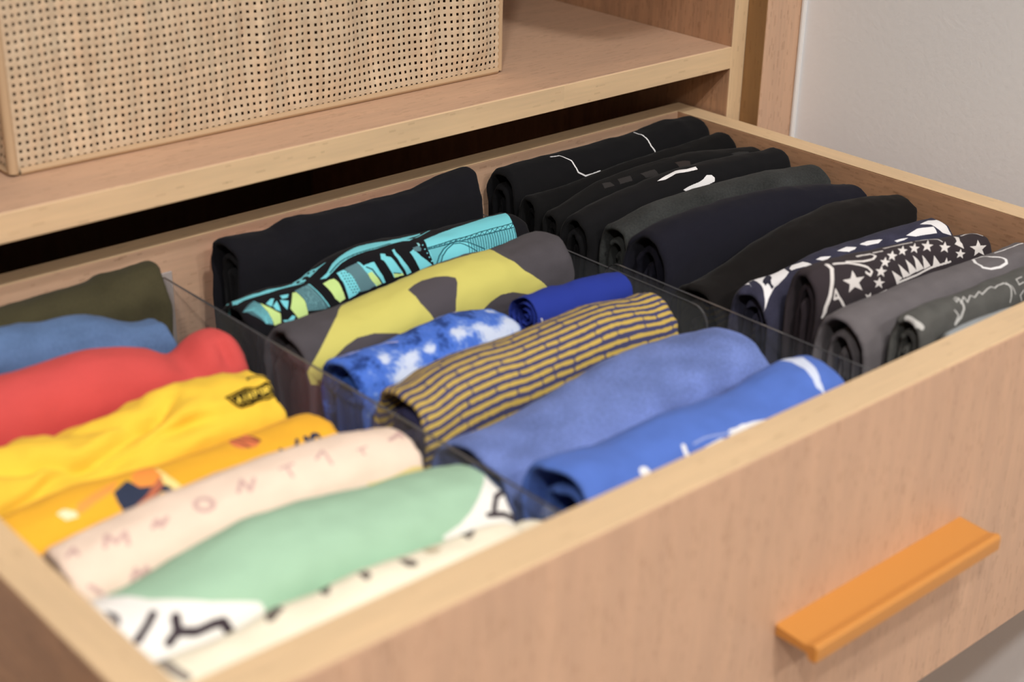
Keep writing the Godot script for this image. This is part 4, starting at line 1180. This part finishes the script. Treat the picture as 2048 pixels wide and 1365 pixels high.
	line(im, Color8(226, 222, 220), 1.20, [410, 716, 516, 702, 616, 682, 724, 671], 0.187)
	fill(im, Color8(226, 222, 220), [837, 486, 847, 512, 818, 561, 816, 616, 791, 596, 776, 578, 800, 557])
	line(im, Color8(226, 222, 220), 1.60, [86, 679, 105, 717, 141, 761], 0.187)
	line(im, Color8(226, 222, 220), 1.40, [86, 678, 75, 712, 104, 714], 0.187)
	line(im, Color8(226, 222, 220), 1.20, [290, 748, 354, 735], 0.187)
	tshirt({"zL": 0.278, "zR": 0.2755, "aL": 0.0135, "aR": 0.014, "b": 0.024, "x0": 0.455, "x1": 0.642, "wr": 0.0008, "sd": 176.2, "pts": [4414, 34, 4583, 81, 4768, 79, 4960, 61, 5261, 25, 5576, -15, 6021, -79, 6407, -143]}, "charcoal t-shirt printed with white stars and spikes", image_mat(im), cloth(Color8(52, 46, 50)))
	# grey t-shirt with a white oval ring print
	im = cloth_image(Color8(108, 104, 107), 1024, 512, 0.05, 28)
	line(im, Color8(238, 238, 240), 2.10, [726, 434, 690, 498, 680, 553, 708, 581, 752, 592, 794, 582, 807, 556, 799, 526, 777, 495, 781, 427, 726, 434], 0.196)
	line(im, Color8(238, 238, 240), 1.30, [829, 465, 875, 475, 946, 467, 980, 481], 0.196)
	tshirt({"zL": 0.312, "zR": 0.309, "aL": 0.0195, "aR": 0.0185, "b": 0.026, "x0": 0.448, "x1": 0.644, "wr": 0.0009, "sd": 183.5, "pts": [4292, -73, 4466, -68, 4691, -56, 4977, -67, 5322, -66, 5688, -83, 6133, -109, 6524, -112]}, "grey t-shirt with a white oval ring print", image_mat(im), cloth(Color8(97, 93, 96)))
	# dark grey washed t-shirt with white stitch-like print
	im = cloth_image(Color8(88, 88, 86), 1024, 512, 0.1, 29)
	line(im, Color8(196, 196, 194), 0.90, [237, 505, 225, 544, 257, 515, 239, 562, 282, 517, 273, 565, 313, 525, 320, 552, 362, 524, 360, 552, 402, 533, 424, 529, 437, 546, 459, 536, 490, 537], 0.182)
	line(im, Color8(196, 196, 194), 1.00, [491, 535, 508, 557, 509, 587, 497, 621, 484, 650], 0.182)
	line(im, Color8(196, 196, 194), 0.70, [504, 539, 519, 579, 522, 623], 0.182)
	line(im, Color8(196, 196, 194), 1.60, [254, 498, 246, 565, 238, 598, 213, 634, 172, 658], 0.182)
	line(im, Color8(196, 196, 194), 1.00, [187, 591, 201, 624, 173, 655], 0.182)
	line(im, Color8(196, 196, 194), 3.00, [4, 483, 3, 544, 16, 593], 0.182)
	line(im, Color8(196, 196, 194), 0.70, [596, 543, 560, 546, 554, 583, 585, 579], 0.182)
	line(im, Color8(196, 196, 194), 0.70, [567, 619, 544, 638, 548, 665], 0.182)
	tshirt({"zL": 0.345, "zR": 0.342, "aL": 0.0125, "aR": 0.0135, "b": 0.02, "x0": 0.462, "x1": 0.644, "wr": 0.001, "sd": 190.8, "pts": [4605, 0, 4866, 22, 5164, -4, 5430, -14, 5645, -22, 5913, -32]}, "dark grey washed t-shirt with white stitch-like print", image_mat(im), cloth(Color8(79, 79, 77)))
	# pale grey t-shirt squeezed against the drawer front by the grey washed one
	im = cloth_image(Color8(150, 156, 160), 512, 256, 0.05, 30)
	tshirt({"zL": 0.3645, "zR": 0.364, "aL": 0.006, "aR": 0.0075, "b": 0.01, "x0": 0.47, "x1": 0.644, "wr": 0.0007, "sd": 198.1, "pts": [4691, -50, 5027, -52, 5537, -87]}, "pale grey t-shirt squeezed against the drawer front by the grey washed one", image_mat(im), cloth(Color8(135, 140, 144)))
	var roll := thing("rolled_tshirt", "royal blue t-shirt rolled into a tube with a spiral end, beside the tie-dyed one", "t-shirt", "", Vector3(0.372, -0.037, 0.180))
	part("roll", roll_mesh(Vector3(0.3340, -0.0215, 0.1800), Vector3(0.4085, -0.0255, 0.1800), 0.0152, 3.6, 0.0036, 4.0), cloth(Color8(44, 60, 150), 0.2), roll)
	for p in [Vector3(0.3352, -0.0195, 0.1905), Vector3(0.3352, -0.0245, 0.1922), Vector3(0.3356, -0.0285, 0.1906)]:
		var ring := TorusMesh.new()
		ring.inner_radius = 0.0006
		ring.outer_radius = 0.0014
		ring.rings = 16
		ring.ring_segments = 8
		var o := part("snap_ring", ring, M.caulk, roll, "tiny white ring on the rolled hem")
		o.position = p - roll.position
		o.rotation = Vector3(0, 0, PI / 2)
